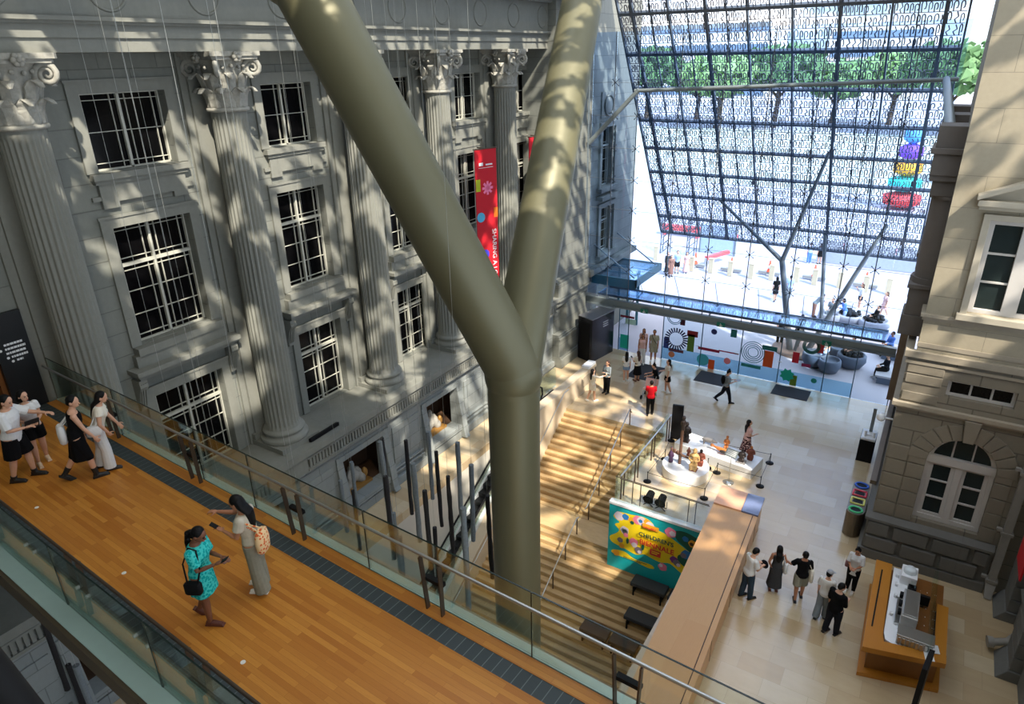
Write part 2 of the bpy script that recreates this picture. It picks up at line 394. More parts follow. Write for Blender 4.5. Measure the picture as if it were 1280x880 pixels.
def make_column(label,grp):
    t=thing('corinthian_column',label,'column',(0,0,0),0,grp)
    b=MB(); b.box(-.74,.74,-.74,.74,0,.16); b.build('plinth',STP,t)
    b=MB(); b.lathe([(.72,.16),(.74,.2),(.74,.27),(.7,.32),(.62,.34),(.6,.4),(.64,.43),(.66,.47),(.64,.52),(.58,.54),(.55,.58)],(0,0,0),40); b.build('base',STP,t)
    b=MB(); n=24*6; rings=[]
    for z,r,fd in ((.56,.555,0),(.66,.525,0),(.72,.52,1),(1.5,.52,1),(3,.518,1),(5,.505,1),(7,.485,1),(8.6,.463,1),(9.72,.45,1),(9.8,.45,0),(9.93,.45,0)):
        rings.append([((r-fd*.052*max(0,sin(12*a)**2-.12))*cos(a),(r-fd*.052*max(0,sin(12*a)**2-.12))*sin(a),z) for a in [2*pi*i/n for i in range(n)]])
    b.loft(rings); b.build('fluted_shaft',STP,t)
    b=MB(); b.lathe([(.45,9.93),(.53,9.95),(.54,9.99),(.53,10.03),(.45,10.05),(.45,10.3),(.46,10.7),(.5,11.0),(.58,11.16),(.6,11.18)],(0,0,0),32)
    for k in range(8): leaf(b,2*pi*k/8,.45,10.05,.46,.19,1.0)
    for k in range(8): leaf(b,2*pi*(k+.5)/8,.455,10.05,.82,.19,1.15)
    for k in range(16): b.ball((.56*cos(2*pi*k/16+.2),.56*sin(2*pi*k/16+.2),11.0+.03*(k%2)),.05,5)
    cp=b.build('capital',CAP,t)
    for k in range(4):
        a=pi/4+k*pi/2; e=V((cos(a),sin(a),0)); b=MB(); pts=[]; rr=[]
        pts.append(e*.47+V((0,0,10.62))); rr.append(.07); pts.append(e*.52+V((0,0,10.85))); rr.append(.075)
        for i in range(23):
            f=i/22; an=pi*.95-f*4.2*pi*.92; q=.2*(1-f)**.8+.02
            pts.append(e*(.76+q*cos(an))+V((0,0,10.97+q*sin(an)))); rr.append(.07-.045*f)
        b.tube(pts,rr,8); b.build('volute',CAP,cp)
    b=MB(); poly=[]
    for k in range(4):
        a0=pi/4+k*pi/2
        for f in [-.06]+[i/8 for i in range(1,8)]:
            if f<0: poly.append((1.0*cos(a0-.06),1.0*sin(a0-.06))); poly.append((1.0*cos(a0+.06),1.0*sin(a0+.06)))
            else:
                a=a0+.06+f*(pi/2-.12); p0=V((cos(a0+.06),sin(a0+.06))); p1=V((cos(a0+pi/2-.06),sin(a0+pi/2-.06)))
                p=p0.lerp(p1,f)*(1-.16*sin(pi*f)); poly.append((p.x,p.y))
    for z0,z1,s in ((11.18,11.26,.92),(11.26,11.37,1.0)): b.prism([(x*s,y*s,z0) for x,y in poly],(0,0,z1-z0))
    b.build('abacus',CAP,t)
    for k in range(4):
        a=k*pi/2; e=V((cos(a),sin(a),0)); f=V((-sin(a),cos(a),0)); b=MB(); c=e*.66+V((0,0,11.24))
        for i in range(6): b.ball(c+(f*cos(i*pi/3)+V((0,0,1))*sin(i*pi/3))*.08+e*.03,.06,5)
        b.ball(c+e*.08,.05,5); b.build('rosette',CAP,cp)
    return t
where=['nearest the footbridge entrance, beside the black sign','between the first two window bays left of the bronze tree column','whose foot shows just left of the bronze tree column','behind the fork of the bronze tree column','just right of the long red banner','last before the glass wall, behind the bronze branch']
lab=lambda i:'fluted grey Corinthian column '+where[i]
c0=make_column(lab(0),'grey Corinthian columns along the facade')
for i,y in enumerate(COLY[:5]):
    if i==0: c0.location=(-16.36,y,3.85)
    else: dup(c0,(-16.36,y,3.85),None,lab(i))

# ---- pier at the far end and the stretch of facade beyond the glass
m=MB(); X=-15.55
m.box(-17.3,X,28.6,31.95,0,21.5)
def course(z0,z1,p): m.box(-17.3,X+p,28.5,31.9+p*.3,z0,z1)
for z0,z1,p in ((0,.5,.5),(.5,.62,.44),(.62,1.5,.34),(1.5,1.62,.4),(1.62,1.72,.34),(1.72,1.82,.28),(3.3,3.6,.22),(3.6,3.72,.36),(3.72,4.5,.3),(4.5,4.62,.22),(4.62,4.74,.12)): course(z0,z1,p)
m.prism([(X,29.2,1.8),(X+.28,29.4,1.8),(X+.28,31.6,1.8),(X,31.8,1.8)],(0,0,1.5))
m.box(-17.3,X+.1,28.6,31.95,15.2,15.9); m.box(-17.3,X+.7,28.6,31.95,17.2,17.6)
m.build('wall_west_pier',ST,kind='structure',bevel=.02)
mpo=lambda a,b,d:(-15.5-d,a,b)
oo=[(33.45,35.15,4.8,7.35),(33.4,35.0,8.45,11.5),(33.45,35.2,.1,3.0)]
m=MB(); wall_grid(m,mpo,32.0,38.1,0,21,oo,.4)
m.add([(-15.5,38.1,0),(-26,38.1,0),(-26,38.1,21),(-15.5,38.1,21)],[(0,1,2,3)]); m.build('wall_west_outside',ST,kind='structure')
muntin_window(mpo,34.3,1.7,4.8,7.35,6.5,.38); muntin_window(mpo,34.2,1.6,8.45,11.5,10.5,.38)
t=MB()
for a0,a1,c,e in oo[:2]:
    t.box(-15.5,-15.38,a0-.25,a0,c,e+.2); t.box(-15.5,-15.38,a1,a1+.25,c,e+.2); t.box(-15.5,-15.38,a0-.25,a1+.25,e,e+.25); t.box(-15.5,-15.2,a0-.35,a1+.35,c-.2,c)
t.box(-15.5,-15.1,33.0,35.6,7.85,8.05); t.box(-15.5,-15.44,33.3,34.9,11.95,13.2)
t.ball((-15.42,34.1,12.55),(.08,.42,.42),8); t.tube([(-15.4,34.1+.5*cos(2*pi*i/20),12.55+.5*sin(2*pi*i/20)) for i in range(21)],.05,6)
t.box(-15.5,-15.15,31.9,38.2,4.0,4.3); t.box(-15.5,-15.25,31.9,38.2,0,1)
trim(t,STP)
# ---- doorway onto the footbridge and its black sign
m=MB(); a0,a1,c,e=DOOR
m.box(XW-3,XW-2.9,a0-.5,a1+.5,c-.05,e+.3); m.box(XW-3,XW-.3,a0-.1,a0,c,e); m.box(XW-3,XW-.3,a1,a1+.1,c,e); m.box(XW-3,XW-.3,a0,a1,e,e+.1); m.box(XW-3,XW,a0,a1,c-.2,c)
m.build('wall_west_doorway',WOODD,kind='structure')
m=MB()
for y0,y1 in ((a0,a0+.14),(a1-.1,a1)): m.box(XW-.6,XW+.02,y0,y1,c,e)
m.box(XW-.6,XW+.02,a0,a1,e-.12,e); trim(m,flat('warm door timber',srgb(120,74,30),.5,var=.3))
sg=thing('wayfinding_sign','tall black wayfinding panel with white lines of text beside the footbridge doorway','sign',(XW+.1,5.98,7.7))
b=MB(); b.box(XW+.02,XW+.14,5.62,6.3,7.7,10.02); b.build('panel',flat('sign black',srgb(14,18,22),.4),sg)
def text(s,size,loc,xdir,ydir,mat,parent,name='lettering',align='LEFT',ext=.003,sx=1,bold=0):
    cu=bpy.data.curves.new(name,'FONT'); cu.body=s; cu.size=size; cu.align_x=align; cu.extrude=ext; cu.offset=bold
    o=bpy.data.objects.new(name,cu); COL.objects.link(o); cu.materials.append(mat)
    x,y=V(xdir).normalized(),V(ydir).normalized(); z=x.cross(y)
    mt=Matrix((( x.x*sx,y.x,z.x,loc[0]),(x.y*sx,y.y,z.y,loc[1]),(x.z*sx,y.z,z.z,loc[2]),(0,0,0,1)))
    if parent is not None:
        o.parent=parent; mt=wm(parent).inverted()@mt
    o.matrix_local=mt
    bpy.context.view_layer.update(); me=bpy.data.meshes.new_from_object(o.evaluated_get(bpy.context.evaluated_depsgraph_get()))
    q=bpy.data.objects.new(name,me); COL.objects.link(q); q.parent=parent; q.matrix_local=mt; bpy.data.objects.remove(o); bpy.data.curves.remove(cu)
    if not me.materials: me.materials.append(mat)
    return q
for k,(y0,y1) in enumerate(((5.79,6.16),(5.79,6.2),(5.79,6.18),(5.87,6.2),(5.95,6.08))):
    b=MB(); z=9.3-.1*k; y=y0
    while y<y1: w=random.uniform(.03,.07); b.box(XW+.14,XW+.144,y,min(y+w,y1),z,z+.045); y+=w+.012
    b.build('text_line',WHITE,sg)
for y,z in ((5.7,9.2),(5.8,9.0),(5.87,8.9)): b=MB(); b.tube([(XW+.14,y,z+.02),(XW+.146,y,z+.02)],.03,10); b.build('symbol',WHITE,sg)
# ---- red banners hung from the facade
RED=flat('banner red',srgb(196,16,34),.7,var=.04)
def banner(name,label,P,w,h,ang,full):
    t=thing(name,label,'banner',P,0,'red banners on the grey facade')
    x=V((cos(ang),sin(ang),0)); n=V((sin(ang),-cos(ang),0)); P=V(P)
    b=MB(); b.obox(P-V((0,0,h/2)),x*w/2,n*.015,V((0,0,h/2))); b.build('cloth',RED,t)
    b=MB(); b.tube([P-x*(w/2+.05),P+x*(w/2+.05)],.03,8); b.tube([P,P-n*.5],.025,8); b.build('rod',STEELD,t)
    def at(u,v,d=.02): return P+x*(u*w/2)-V((0,0,v*h))+n*d
    def blk(nm,u,v,su,sv,mat):
        q=MB(); q.obox(at(u,v,.018),x*su,n*.004,V((0,0,sv))); q.build(nm,mat,t)
    blk('logo',-.45,.105,.1,.06,WHITE); blk('logo',.3,.11,.17,.03,WHITE); blk('logo',0,.13,.36,.008,WHITE)
    if full:
        blk('motif',-.78,.25,.11,.24,flat('lime',srgb(176,188,30),.7)); blk('motif',.82,.46,.1,.2,flat('orange motif',srgb(240,120,30),.7))
        pk=flat('pink motif',srgb(255,130,170),.7); bl=flat('sky motif',srgb(80,180,220),.7)
        q=MB()
        for k in range(4): a=k*pi/4; q.obox(at(.1,.275,.02),(x*cos(a)+V((0,0,sin(a))))*.27,n*.004,(V((0,0,cos(a)))-x*sin(a))*.05)
        q.build('motif',pk,t)
        for u,v,r,mt in ((-.62,.48,.2,bl),(-.3,.76,.2,flat('blue motif',srgb(60,60,190),.7))):
            c=at(u,v,.02); q=MB(); q.prism([c+(x*cos(2*pi*i/20)+V((0,0,sin(2*pi*i/20))))*r for i in range(20)],n*.006); q.build('motif',mt,t)
        text('SHARING A LOVE FOR ART',.3,at(.42,.58,.024),(0,0,-1),x,WHITE,t,ext=.002)
    return t
banner('hanging_banner','long red banner with white text and bright motifs hung beside the fluted column',(-15.75,23.15,11.62),1.08,5.6,radians(72),True)
banner('hanging_banner','second red banner almost hidden by the bronze branch, only its top corner showing',(-15.75,27.35,11.68),1.08,5.6,radians(72),False)
# ================================================================ footbridge
ZB=7.7
D=V((cos(TH),sin(TH),0)); N=V((-sin(TH),cos(TH),0)); UP=V((0,0,1))
def B(u,v,z=0): return D*u+N*v+V((0,0,ZB+z))
bridge=thing('footbridge','long oak-planked footbridge with glass balustrades crossing the hall','footbridge',B(-7,4,0))
U0,U1=-17.25,3.5
def slab(mb,u0,u1,v0,v1,z0,z1): mb.hexa([B(u0,v0,z0),B(u1,v0,z0),B(u1,v1,z0),B(u0,v1,z0),B(u0,v0,z1),B(u1,v0,z1),B(u1,v1,z1),B(u0,v1,z1)])
m=MB(); slab(m,U0,U1,3.02,5.03,-.08,0); slab(m,U0,U1,5.31,5.52,-.08,0); slab(m,U0,U1,2.6,2.74,-.08,0); m.build('plank_deck',DECK,bridge)
m=MB(); slab(m,U0,U1,5.03,5.31,-.08,-.006); m.build('gutter_strip',GRATE,bridge)
m=MB(); slab(m,U0,U1,2.74,3.02,-.08,-.006); m.build('gutter_strip',GRATE,bridge)
m=MB(); slab(m,U0,U1,5.53,5.68,-.1,.012); m.build('edge_strip',PALE,bridge)
m=MB(); slab(m,U0,U1,2.26,2.5,-.1,.012); m.build('edge_strip',PALE,bridge)
m=MB(); slab(m,U0,U1,2.3,5.66,-.42,-.09); slab(m,U0,U1,3.0,3.2,-1.0,-.42); slab(m,U0,U1,4.8,5.0,-1.0,-.42); slab(m,U0,U1,2.2,2.26,-.3,.0); slab(m,U0,U1,5.68,5.72,-.3,0); m.build('underside',BRONZED,bridge)
def balustrade(v,side,joints,h=1.1):
    for a,b in zip(joints[:-1],joints[1:]):
        m=MB(); slab(m,a+.012,b-.012,v-.008,v+.008,-.05,h); g=m.build('glass_panel',GLASS,bridge)
        m=MB(); slab(m,a+.012,b-.012,v-.009,v+.009,h,h+.012); m.build('glass_edge',GLEDGE,g)
        m=MB(); slab(m,b-.009,b+.009,v-.006,v+.006,0,h); m.build('joint_seal',GLEDGE,g)
    m=MB(); vv=v+side*.13; m.tube([B(U0+.2,vv,.97),B(U1,vv,.97)],.024,10); hr=m.build('handrail',STEEL if side<0 else STEELD,bridge)
FJ=[-17.15,-14.2,-11.2,-9.6,-6.75,-3.72,-.78,2.2,3.4]
balustrade(5.53,-1,FJ); balustrade(2.5,1,[-17.15,-14.9,-12.35,-9.9,-7.35,-4.8,-2.2,.4,3.0])
def post_pair(u,v,side):
    for k in (-.14,.14):
        m=MB(); m.bar(B(u+k,v+side*.1,0),B(u+k*1.25,v+side*.14,.94),.07,.022,up=tuple(D)); p=m.build('post',STEELD,bridge)
    m=MB(); slab(m,u-.16,u+.16,v+side*.02,v+side*.1,.5,.56); m.build('post_bracket',BLACK,bridge)
for u in (-14.3,-11.28,-8.3,-5.31,-2.31,.7): post_pair(u,5.53,-1); 
for u in (-12.6,-9.55,-6.5,-3.4): post_pair(u,2.5,1)
lamp=flat('inset lamp lens',srgb(230,228,220),.3)
for u in (-16,-12.93,-9.89,-6.84,-3.8):
    m=MB(); c=B(u,3.32); m.cyl((c.x,c.y),.035,ZB-.02,ZB+.006,14); m.build('inset_lamp',lamp,bridge)
for u in (-12.75,-12.45,-11.05,-10.75,-9.4,-9.1,-7.85,-7.55):       # bolts of the near balustrade
    m=MB(); c=B(u,2.52,.55); m.tube([c,c+N*.05],.028,10); m.build('glass_bolt',STEEL,bridge)
# ================================================================ tree column
JN=V((-6.22,9.84,9.3))
tc=thing('tree_column','huge forked bronze steel column rising past the footbridge','column',(JN.x,JN.y,-5.05))
m=MB(); m.tube([(JN.x,JN.y,-5.05),(JN.x,JN.y,JN.z-.05)],.5,40); m.lathe([(.5,-.2),(.56,-.14),(.57,0)],(JN.x,JN.y,JN.z),40) if False else None
m.build('trunk',BRONZE,tc)
LB=[JN+V((0,0,-.15)),JN+V((0.0,0,.35)),V((-9.53,8.9,16.18)),V((-11.3,7.9,17.5)),V((-14.0,6.5,19.6))]
RB=[JN+V((0,0,-.1)),JN+V((0.02,.05,.4)),V((-8.48,16.94,16.2)),V((-10.2,22.4,21.45))]
TCB=[LB,RB]
m=MB(); m.tube(LB[:3],[.5,.55,.55],40); m.ball(LB[2],.553,20); m.tube(LB[2:],[.55]*3,40); m.build('branch',BRONZE,tc)
m=MB(); m.tube(RB,[.5,.5,.5,.5],40); m.build('branch',BRONZE,tc)
m=MB(); m.ball(JN+V((0,0,.18)),(.55,.55,.6),16); m.build('joint',BRONZE,tc)
# ================================================================ hanging timber poles
POLES=[((-14.6,12.6,2.6),2.0,'g'),((-14.17,12.67,2.34),2.4,'k'),((-14.6,13.15,3.0),2.0,'g'),((-9.89,9.84,6.9),2.4,'g'),((-10.99,11.01,6.06),3.0,'k'),((-9.44,9.43,6.35),2.4,'k'),((-10.7,10.85,3.95),2.4,'g'),((-11.3,11.6,2.4),2.0,'g'),
 ((-11.0,11.9,5.54),2.4,'k'),((-9.67,10.64,5.94),2.4,'g'),((-11.59,13.53,4.8),2.4,'g'),((-8.27,9.4,6.39),2.4,'k'),((-10.1,12.05,5.39),2.4,'k'),((-10.44,12.15,2.71),2.4,'k'),((-8.57,10.59,5.97),2.4,'k'),((-9.91,12.76,5.35),2.4,'g'),((-8.81,11.85,5.5),2.4,'g'),((-6.8,8.82,6.85),3.0,'g'),((-7.4,10.5,5.91),2.4,'k'),
 ((-13.6,3.75,5.15),2.2,'k'),((-13.0,3.7,4.0),2.4,'k'),((-12.6,3.7,4.2),2.4,'g'),((-11.6,3.9,3.4),2.2,'k')]
POLE_LAB=['short grey hanging pole just below the footbridge handrail','black hanging pole in front of the lower wall niche','grey hanging pole seen through the balustrade near the niche','grey hanging pole in front of the wall niche with figures','tall black hanging pole crossing the right edge of the figure niche','short black hanging pole overlapping a grey one below the figure niche','grey hanging pole beside the tall black one below the niche','short grey hanging pole behind the footbridge handrail',
 'black hanging pole between the two wall niches, its foot clear of the floor','grey hanging pole right of the black pole between the niches','pale grey hanging pole below the right-hand wall niche','leaning black hanging pole left of the paired rail posts','slim black hanging pole in the middle of the cluster','stout black hanging pole directly over the paired rail posts','black hanging pole crossing the escalator balustrade','tall pale grey hanging pole over the stone strip','grey hanging pole crossing the lit escalator side','long grey hanging pole ending over the lower stairs','dark hanging pole beside the bronze tree column',
 'dark hanging pole in the gap under the near edge of the footbridge','lower dark pole in the gap below the footbridge edge','grey tapering pole in front of the dark niche below the footbridge','short dark pole by the floor strip below the footbridge']
for k,((x,y,z),L,c) in enumerate(POLES):
    random.seed(50+k); t=thing('hanging_pole',POLE_LAB[k],'pole',(x,y,z-L),0,'timber poles hung on wires')
    lx,ly=random.uniform(-.05,.05),random.uniform(-.05,.05); r=.058 if c=='k' else .066
    pts=[(x+lx*(1-f)+random.uniform(-.008,.008),y+ly*(1-f),z-L*(1-f)) for f in [i/8 for i in range(9)]]
    m=MB(); m.tube(pts,[r*random.uniform(.85,1.1) for _ in pts],8); m.build('timber',CHAR if c=='k' else ASH,t)
    m=MB(); m.tube([(x,y,z-.02),(x,y,21.5 if y>5.5 else 7.3)],.0032,4); m.build('wire',WIRE,t)
for k,(x,y) in enumerate(((-12.35,7.4),(-12.35,6.6),(-13.0,7.4),(-11.2,6.6),(-11.9,7.0),(-10.0,6.6),(-9.9,7.3),(-9.2,6.9))):
    r=random.Random(k); z=4.6+.3*r.random(); t=thing('hanging_pole','pole hidden below the footbridge, only its thin wire showing against the facade','pole',(x,y,z-2),0,'timber poles hung on wires')
    m=MB(); m.tube([(x,y,z-2),(x+.02,y,z-1),(x,y,z)],[.06,.055,.058],8); m.build('timber',CHAR if k%2 else ASH,t)
    m=MB(); m.tube([(x,y,z-.02),(x,y,21.5)],.0032,4); m.build('wire',WIRE,t)
# ================================================================ floors, stairs, escalator
m=MB()
for q in ((-15.6,-7.85,24.86,32.3),(-8.05,8,19.3,32.3),(-4.6,8,-8,19.3),(-15.6,-14.25,-8,24.86),(-14.25,-12.9,23.4,24.86)): m.box(q[0],q[1],q[2],q[3],-.35,0)
m.build('floor',FLOOR,kind='structure')
m=MB(); m.box(-15.6,-4.4,-8,16.2,-5.35,-5.05); m.box(-14.3,-14.25,-8,24.86,-5.1,-.35); m.box(-4.6,-4.5,-8,19.3,-5.1,-.35); m.box(-14.25,-4.5,24.7,24.86,-5.1,-.35)
m.build('floor_basement',flat('pale concrete floor',srgb(204,198,184),.5,var=.1,scale=1.5),kind='structure')
stairs=thing('staircase','broad sandstone staircase descending from the hall with a landing halfway','staircase',(-9,20,-5.05))
XL,XR=-12.85,-8.06; tr,ri=.25,.157
m=MB(); z=0;y=24.86
for k in range(16):
    y1=24.86-k*tr; z-=ri; m.box(XL,XR,y1-tr,y1,z-.6,z); 
m.build('flight',STEP,stairs)
m=MB(); zl=z; m.box(XL,-4.6,19.7,20.86,zl-.5,zl-.001); 
m.build('landing',STEP,stairs)
m=MB(); z=zl; k=0
while z>-4.95:
    y1=19.7-k*tr; z-=ri; m.box(XL,-4.6,y1-tr,y1,z-.6,z); k+=1
m.build('flight',STEP,stairs); YEND=19.7-k*tr
m=MB()
for k in range(16): m.box(XL,XR,24.86-k*tr-.02,24.86-k*tr+.0,-.157*(k+1)-.03,-.157*k-.035) if k else None
for k in range(16): m.box(XL+.02,XR-.02,24.86-(k+1)*tr,24.86-(k+1)*tr+.035,-ri*(k+1)-.001,-ri*(k+1)+.004)
kk=0; z=zl
while z>-4.8:
    z-=ri; m.box(XL+.02,-4.62,19.7-(kk+1)*tr,19.7-(kk+1)*tr+.035,z-.001,z+.004); kk+=1
m.build('nosing',flat('dark step nosing',srgb(168,138,96),.6),stairs)
def slope_rail(name,x,pts,mat,parent,posts=(),r=.025):
    b=MB(); b.tube([(x,y,z) for y,z in pts],r,10); hr=b.build(name,mat,parent)
    for y,z0,z1 in posts:
        q=MB(); q.bar((x,y,z0),(x,y,z1),.045,.02,up=(0,1,0)); q.build('post',STEELD,hr)
rl=thing('stair_handrail','steel centre handrail on the upper stair flight','handrail',(-9.72,22.8,-2))
slope_rail('rail',-9.72,[(25.0,.55),(24.78,.8),(20.75,-1.72),(20.55,-1.75)],STEEL,rl,[(24.85,0,.8),(23.9,-.6,.2),(22.9,-1.2,-.4),(21.85,-1.9,-1.05),(20.9,-2.5,-1.65)])
rl=thing('stair_handrail','steel centre handrail on the lower stair flight beside the bronze column','handrail',(-9.72,18.6,-4))
slope_rail('rail',-9.72,[(19.98,-1.78),(19.8,-1.72),(15.9,-4.15)],STEEL,rl,[(19.85,-2.51,-1.75),(18.9,-3.1,-2.3),(17.9,-3.75,-2.92),(16.9,-4.3,-3.55)])
# stone parapet between stairs and escalator
m=MB(); poly=[(28.0,0),(28.0,1.0),(20.9,1.0),(20.1,-1.2),(15.4,-4.25),(15.0,-5.05),(16.2,-5.05),(24.86,-1.0),(24.86,0)]
m.prism([(-13.28,y,z) for y,z in poly],(.42,0,0)); m.build('wall_parapet',flat('warm parapet limestone',srgb(206,190,164),.5,var=.12,scale=1.2),kind='structure')
rl=thing('wall_handrail','dark handrail on the stone parapet beside the stairs','handrail',(-12.7,22,-2))
slope_rail('rail',-12.78,[(24.9,.95),(24.5,.95),(20.86,-1.5),(19.8,-1.6),(15.6,-4.1)],STEEL,rl)
b=MB(); b.box(-13.26,-12.88,27.2,27.98,1.0,1.12); tag(b.build('leaflet_stack',WHITE),'pile of white leaflets on the end of the stone parapet','leaflets')
b=MB()
for k in range(6): b.box(-12.86,-12.852,26.6,27.7,.3+.09*k,.33+.09*k)
b.box(-12.86,-12.85,27.85,27.98,.05,.85); tag(b.build('parapet_sign',flat('sign grey lines',srgb(90,84,76),.6)),'lines of grey text on the end of the stone parapet','sign')
# escalator
es=thing('escalator','black-stepped escalator with glass sides running down beside the stone strip','escalator',(-13.7,20,-3))
SL=.62; Y0=22.2
def ez(y): return -SL*(Y0-y) if y<Y0 else 0
m=MB(); y=Y0-.2
while ez(y)>-4.9:
    z=round(ez(y)/.21)*.21; m.box(-14.0,-13.45,y-.37,y,z-.3,z); y-=.21/SL
m.build('steps',flat('black escalator tread',srgb(34,36,38),.4,.3),es)
for x,nm in ((-14.06,0),(-13.38,1)):
    yb=14.5
    m=MB(); m.prism([(x,24.6,.1),(x,24.6,.85),(x,23.2,.85),(x,yb,ez(yb)+.75),(x,yb,ez(yb)+.1),(x,Y0,.12)],(.012,0,0)); m.build('glass_side',GLASSN,es)
    m=MB(); m.tube([(x,24.55,.2),(x,24.75,.45),(x,24.7,.8),(x,24.5,.93),(x,23.2,.93),(x,yb,ez(yb)+.83)],.04,8); m.build('handrail',BLACK,es)
    m=MB(); m.prism([(x-.05,24.6,0),(x-.05,24.6,.14),(x-.05,Y0,.14),(x-.05,yb,ez(yb)+.14),(x-.05,yb,ez(yb)-.2),(x-.05,Y0,-.2)],(.1,0,0)); m.build('skirt',flat('satin white skirt',srgb(226,230,230),.35),es)
m=MB(); m.box(-14.0,-13.45,Y0-.2,24.6,.001,.02); m.build('landing_plate',STEEL,es)
gp=thing('glass_barrier','low glass barrier beside the top of the escalator','barrier',(-14.35,25.6,0))
m=MB(); m.box(-14.36,-14.34,24.3,26.6,.02,1.1); m.build('glass_panel',GLASS,gp); m=MB(); m.box(-14.37,-14.33,24.3,26.6,1.1,1.13); m.build('top_rail',STEEL,gp)
# ================================================================ mural wall and glass balustrade
mw=thing('mural_board','turquoise painted board with yellow shapes and CHILDREN\'S BIENNALE lettering below the glass rail','mural',(-6.2,18.68,-1))
b=MB(); b.box(-8.1,-4.58,19.2,19.32,-2.95,.0); b.build('board',flat('mural turquoise',srgb(8,170,176),.55,var=.06),mw)
b=MB(); b.box(-8.12,-4.56,19.17,19.42,.0,.09); b.build('coping',WHITE,mw)
YEL=flat('mural yellow',srgb(246,214,20),.6,var=.03); PNK=flat('mural pink',srgb(240,130,160),.6); LIL=flat('mural pale',srgb(226,214,226),.6); DGR=flat('mural dark green',srgb(14,90,70),.6); REDM=flat('mural red',srgb(214,50,40),.6); SKY=flat('mural blue',srgb(40,120,190),.6); ORG=flat('mural orange',srgb(240,170,40),.6); INK=flat('mural ink',srgb(20,70,64),.6); GRYM=flat('mural grey',srgb(120,112,124),.6); PUR=flat('mural purple',srgb(120,50,130),.6)
MX0,MX1,MZ0,MZ1=-8.14,-4.65,-2.4,-.067
LAY=[0]
def mp_(u,v,d): return (MX0+(MX1-MX0)*u,19.2-d,MZ1+(MZ0-MZ1)*v)
def blob(pts,mat,nm='painted_shape'):
    LAY[0]+=1; d=.001+.0009*LAY[0]
    q=MB(); n=len(pts); sm=[]
    for i in range(n):
        for f in (0,.25,.5,.75):
            p0,p1,p2,p3=[V(pts[(i+j)%n]) for j in (-1,0,1,2)]
            sm.append(.5*((2*p1)+(p2-p0)*f+(2*p0-5*p1+4*p2-p3)*f*f+(3*p1-p0-3*p2+p3)*f**3))
    F=[mp_(p.x,p.y,d) for p in sm]; c=mp_(sum(p.x for p in sm)/len(sm),sum(p.y for p in sm)/len(sm),d)
    q.prism(F[::-1],(0,.0006,0)); return q.build(nm,mat,mw)
def disc(u,v,ru,mat,rv=None,n=10):
    rv=rv or ru*1.5
    return blob([(u+ru*cos(2*pi*i/n)*(1+.12*(i%2)),v+rv*sin(2*pi*i/n)*(1+.12*(i%2))) for i in range(n)],mat)
blob([(.06,.2),(.1,.09),(.17,.07),(.25,.06),(.39,.03),(.48,.08),(.53,.17),(.62,.2),(.72,.26),(.82,.33),(.9,.4),(.97,.52),(.99,.72),(.9,.86),(.8,.8),(.7,.72),(.6,.76),(.5,.74),(.42,.72),(.33,.78),(.2,.74),(.06,.7),(.03,.6),(.1,.5),(.13,.42),(.08,.34),(.13,.27)],YEL)
blob([(.075,.84),(.2,.8),(.32,.87),(.5,.87),(.54,.92),(.47,.95),(.3,.92),(.15,.92),(.06,.9)],YEL)
blob([(.72,.1),(.82,.05),(.95,.1),(1,.2),(1,.5),(.93,.42),(.84,.33),(.75,.24)],DGR); blob([(.78,.5),(.86,.46),(.96,.55),(.97,.66),(.86,.68),(.78,.6)],DGR)
for u,v,r,mt in ((.123,.158,.05,LIL),(.195,.137,.035,SKY),(.263,.16,.035,ORG),(.33,.12,.05,PNK),(.374,.115,.05,LIL),(.36,.12,.02,SKY),(.43,.1,.035,ORG),(.46,.15,.045,LIL),(.27,.2,.02,DGR),(.192,.388,.045,LIL),(.2,.42,.03,GRYM),(.21,.47,.025,PNK),(.15,.6,.03,GRYM),(.17,.7,.03,ORG),(.3,.55,.045,PNK),(.31,.6,.03,LIL),(.36,.675,.04,GRYM),(.37,.7,.02,LIL),(.68,.14,.055,PNK),(.7,.15,.03,LIL),(.834,.164,.03,SKY),(.909,.208,.04,ORG),(.9,.22,.02,WOODD),(.86,.44,.05,SKY),(.83,.47,.03,GRYM),(.74,.61,.04,PUR),(.77,.65,.035,GRYM),(.79,.68,.02,LIL),(.629,.82,.045,PNK),(.61,.8,.02,LIL),(.115,.87,.035,ORG)): disc(u,v,r,mt)
for u,v in ((.234,.563),(.405,.583)): disc(u,v,.014,DGR,.055)
for k in range(4): disc(.17+.015*k,.38,.004,INK,.03)
def plate(u0,u1,v0,v1,mat,nm='painted_label'): LAY[0]+=1; q=MB(); d=.002+.0009*LAY[0]; a,b=mp_(u0,v0,d),mp_(u1,v1,d); q.box(a[0],b[0],a[1],a[1]+.001,b[2],a[2]); q.build(nm,mat,mw)
plate(.385,.56,.125,.205,ORG); plate(.484,.6,.555,.665,REDM)
for k in range(2): plate(.5,.585-.02*k,.58+.035*k,.595+.035*k,YEL,'painted_line')
for k in range(2): plate(.2,.46-.06*k,.875+.022*k,.884+.022*k,INK,'painted_line')
def mtext(s,u,v,size,mat,sx=1): text(s,size,mp_(u,v,.07),(1,0,0),(0,0,1),mat,mw,sx=sx,ext=.002,bold=size*.022)
mtext('GALLERY',.395,.195,.114,REDM,1.05); mtext("CHILDREN'S",.354,.37,.243,INK,.98); mtext('BIENNALE',.368,.515,.3,REDM,.95)
gb=thing('glass_balustrade','L-shaped glass balustrade with steel rail above the turquoise mural','balustrade',(-7.7,20,0))
for k in range(4):
    y0=19.38+k*1.36; b=MB(); b.box(-7.99,-7.975,y0+.01,y0+1.35,-.25,1.08); b.build('glass_panel',GLASS,gb)
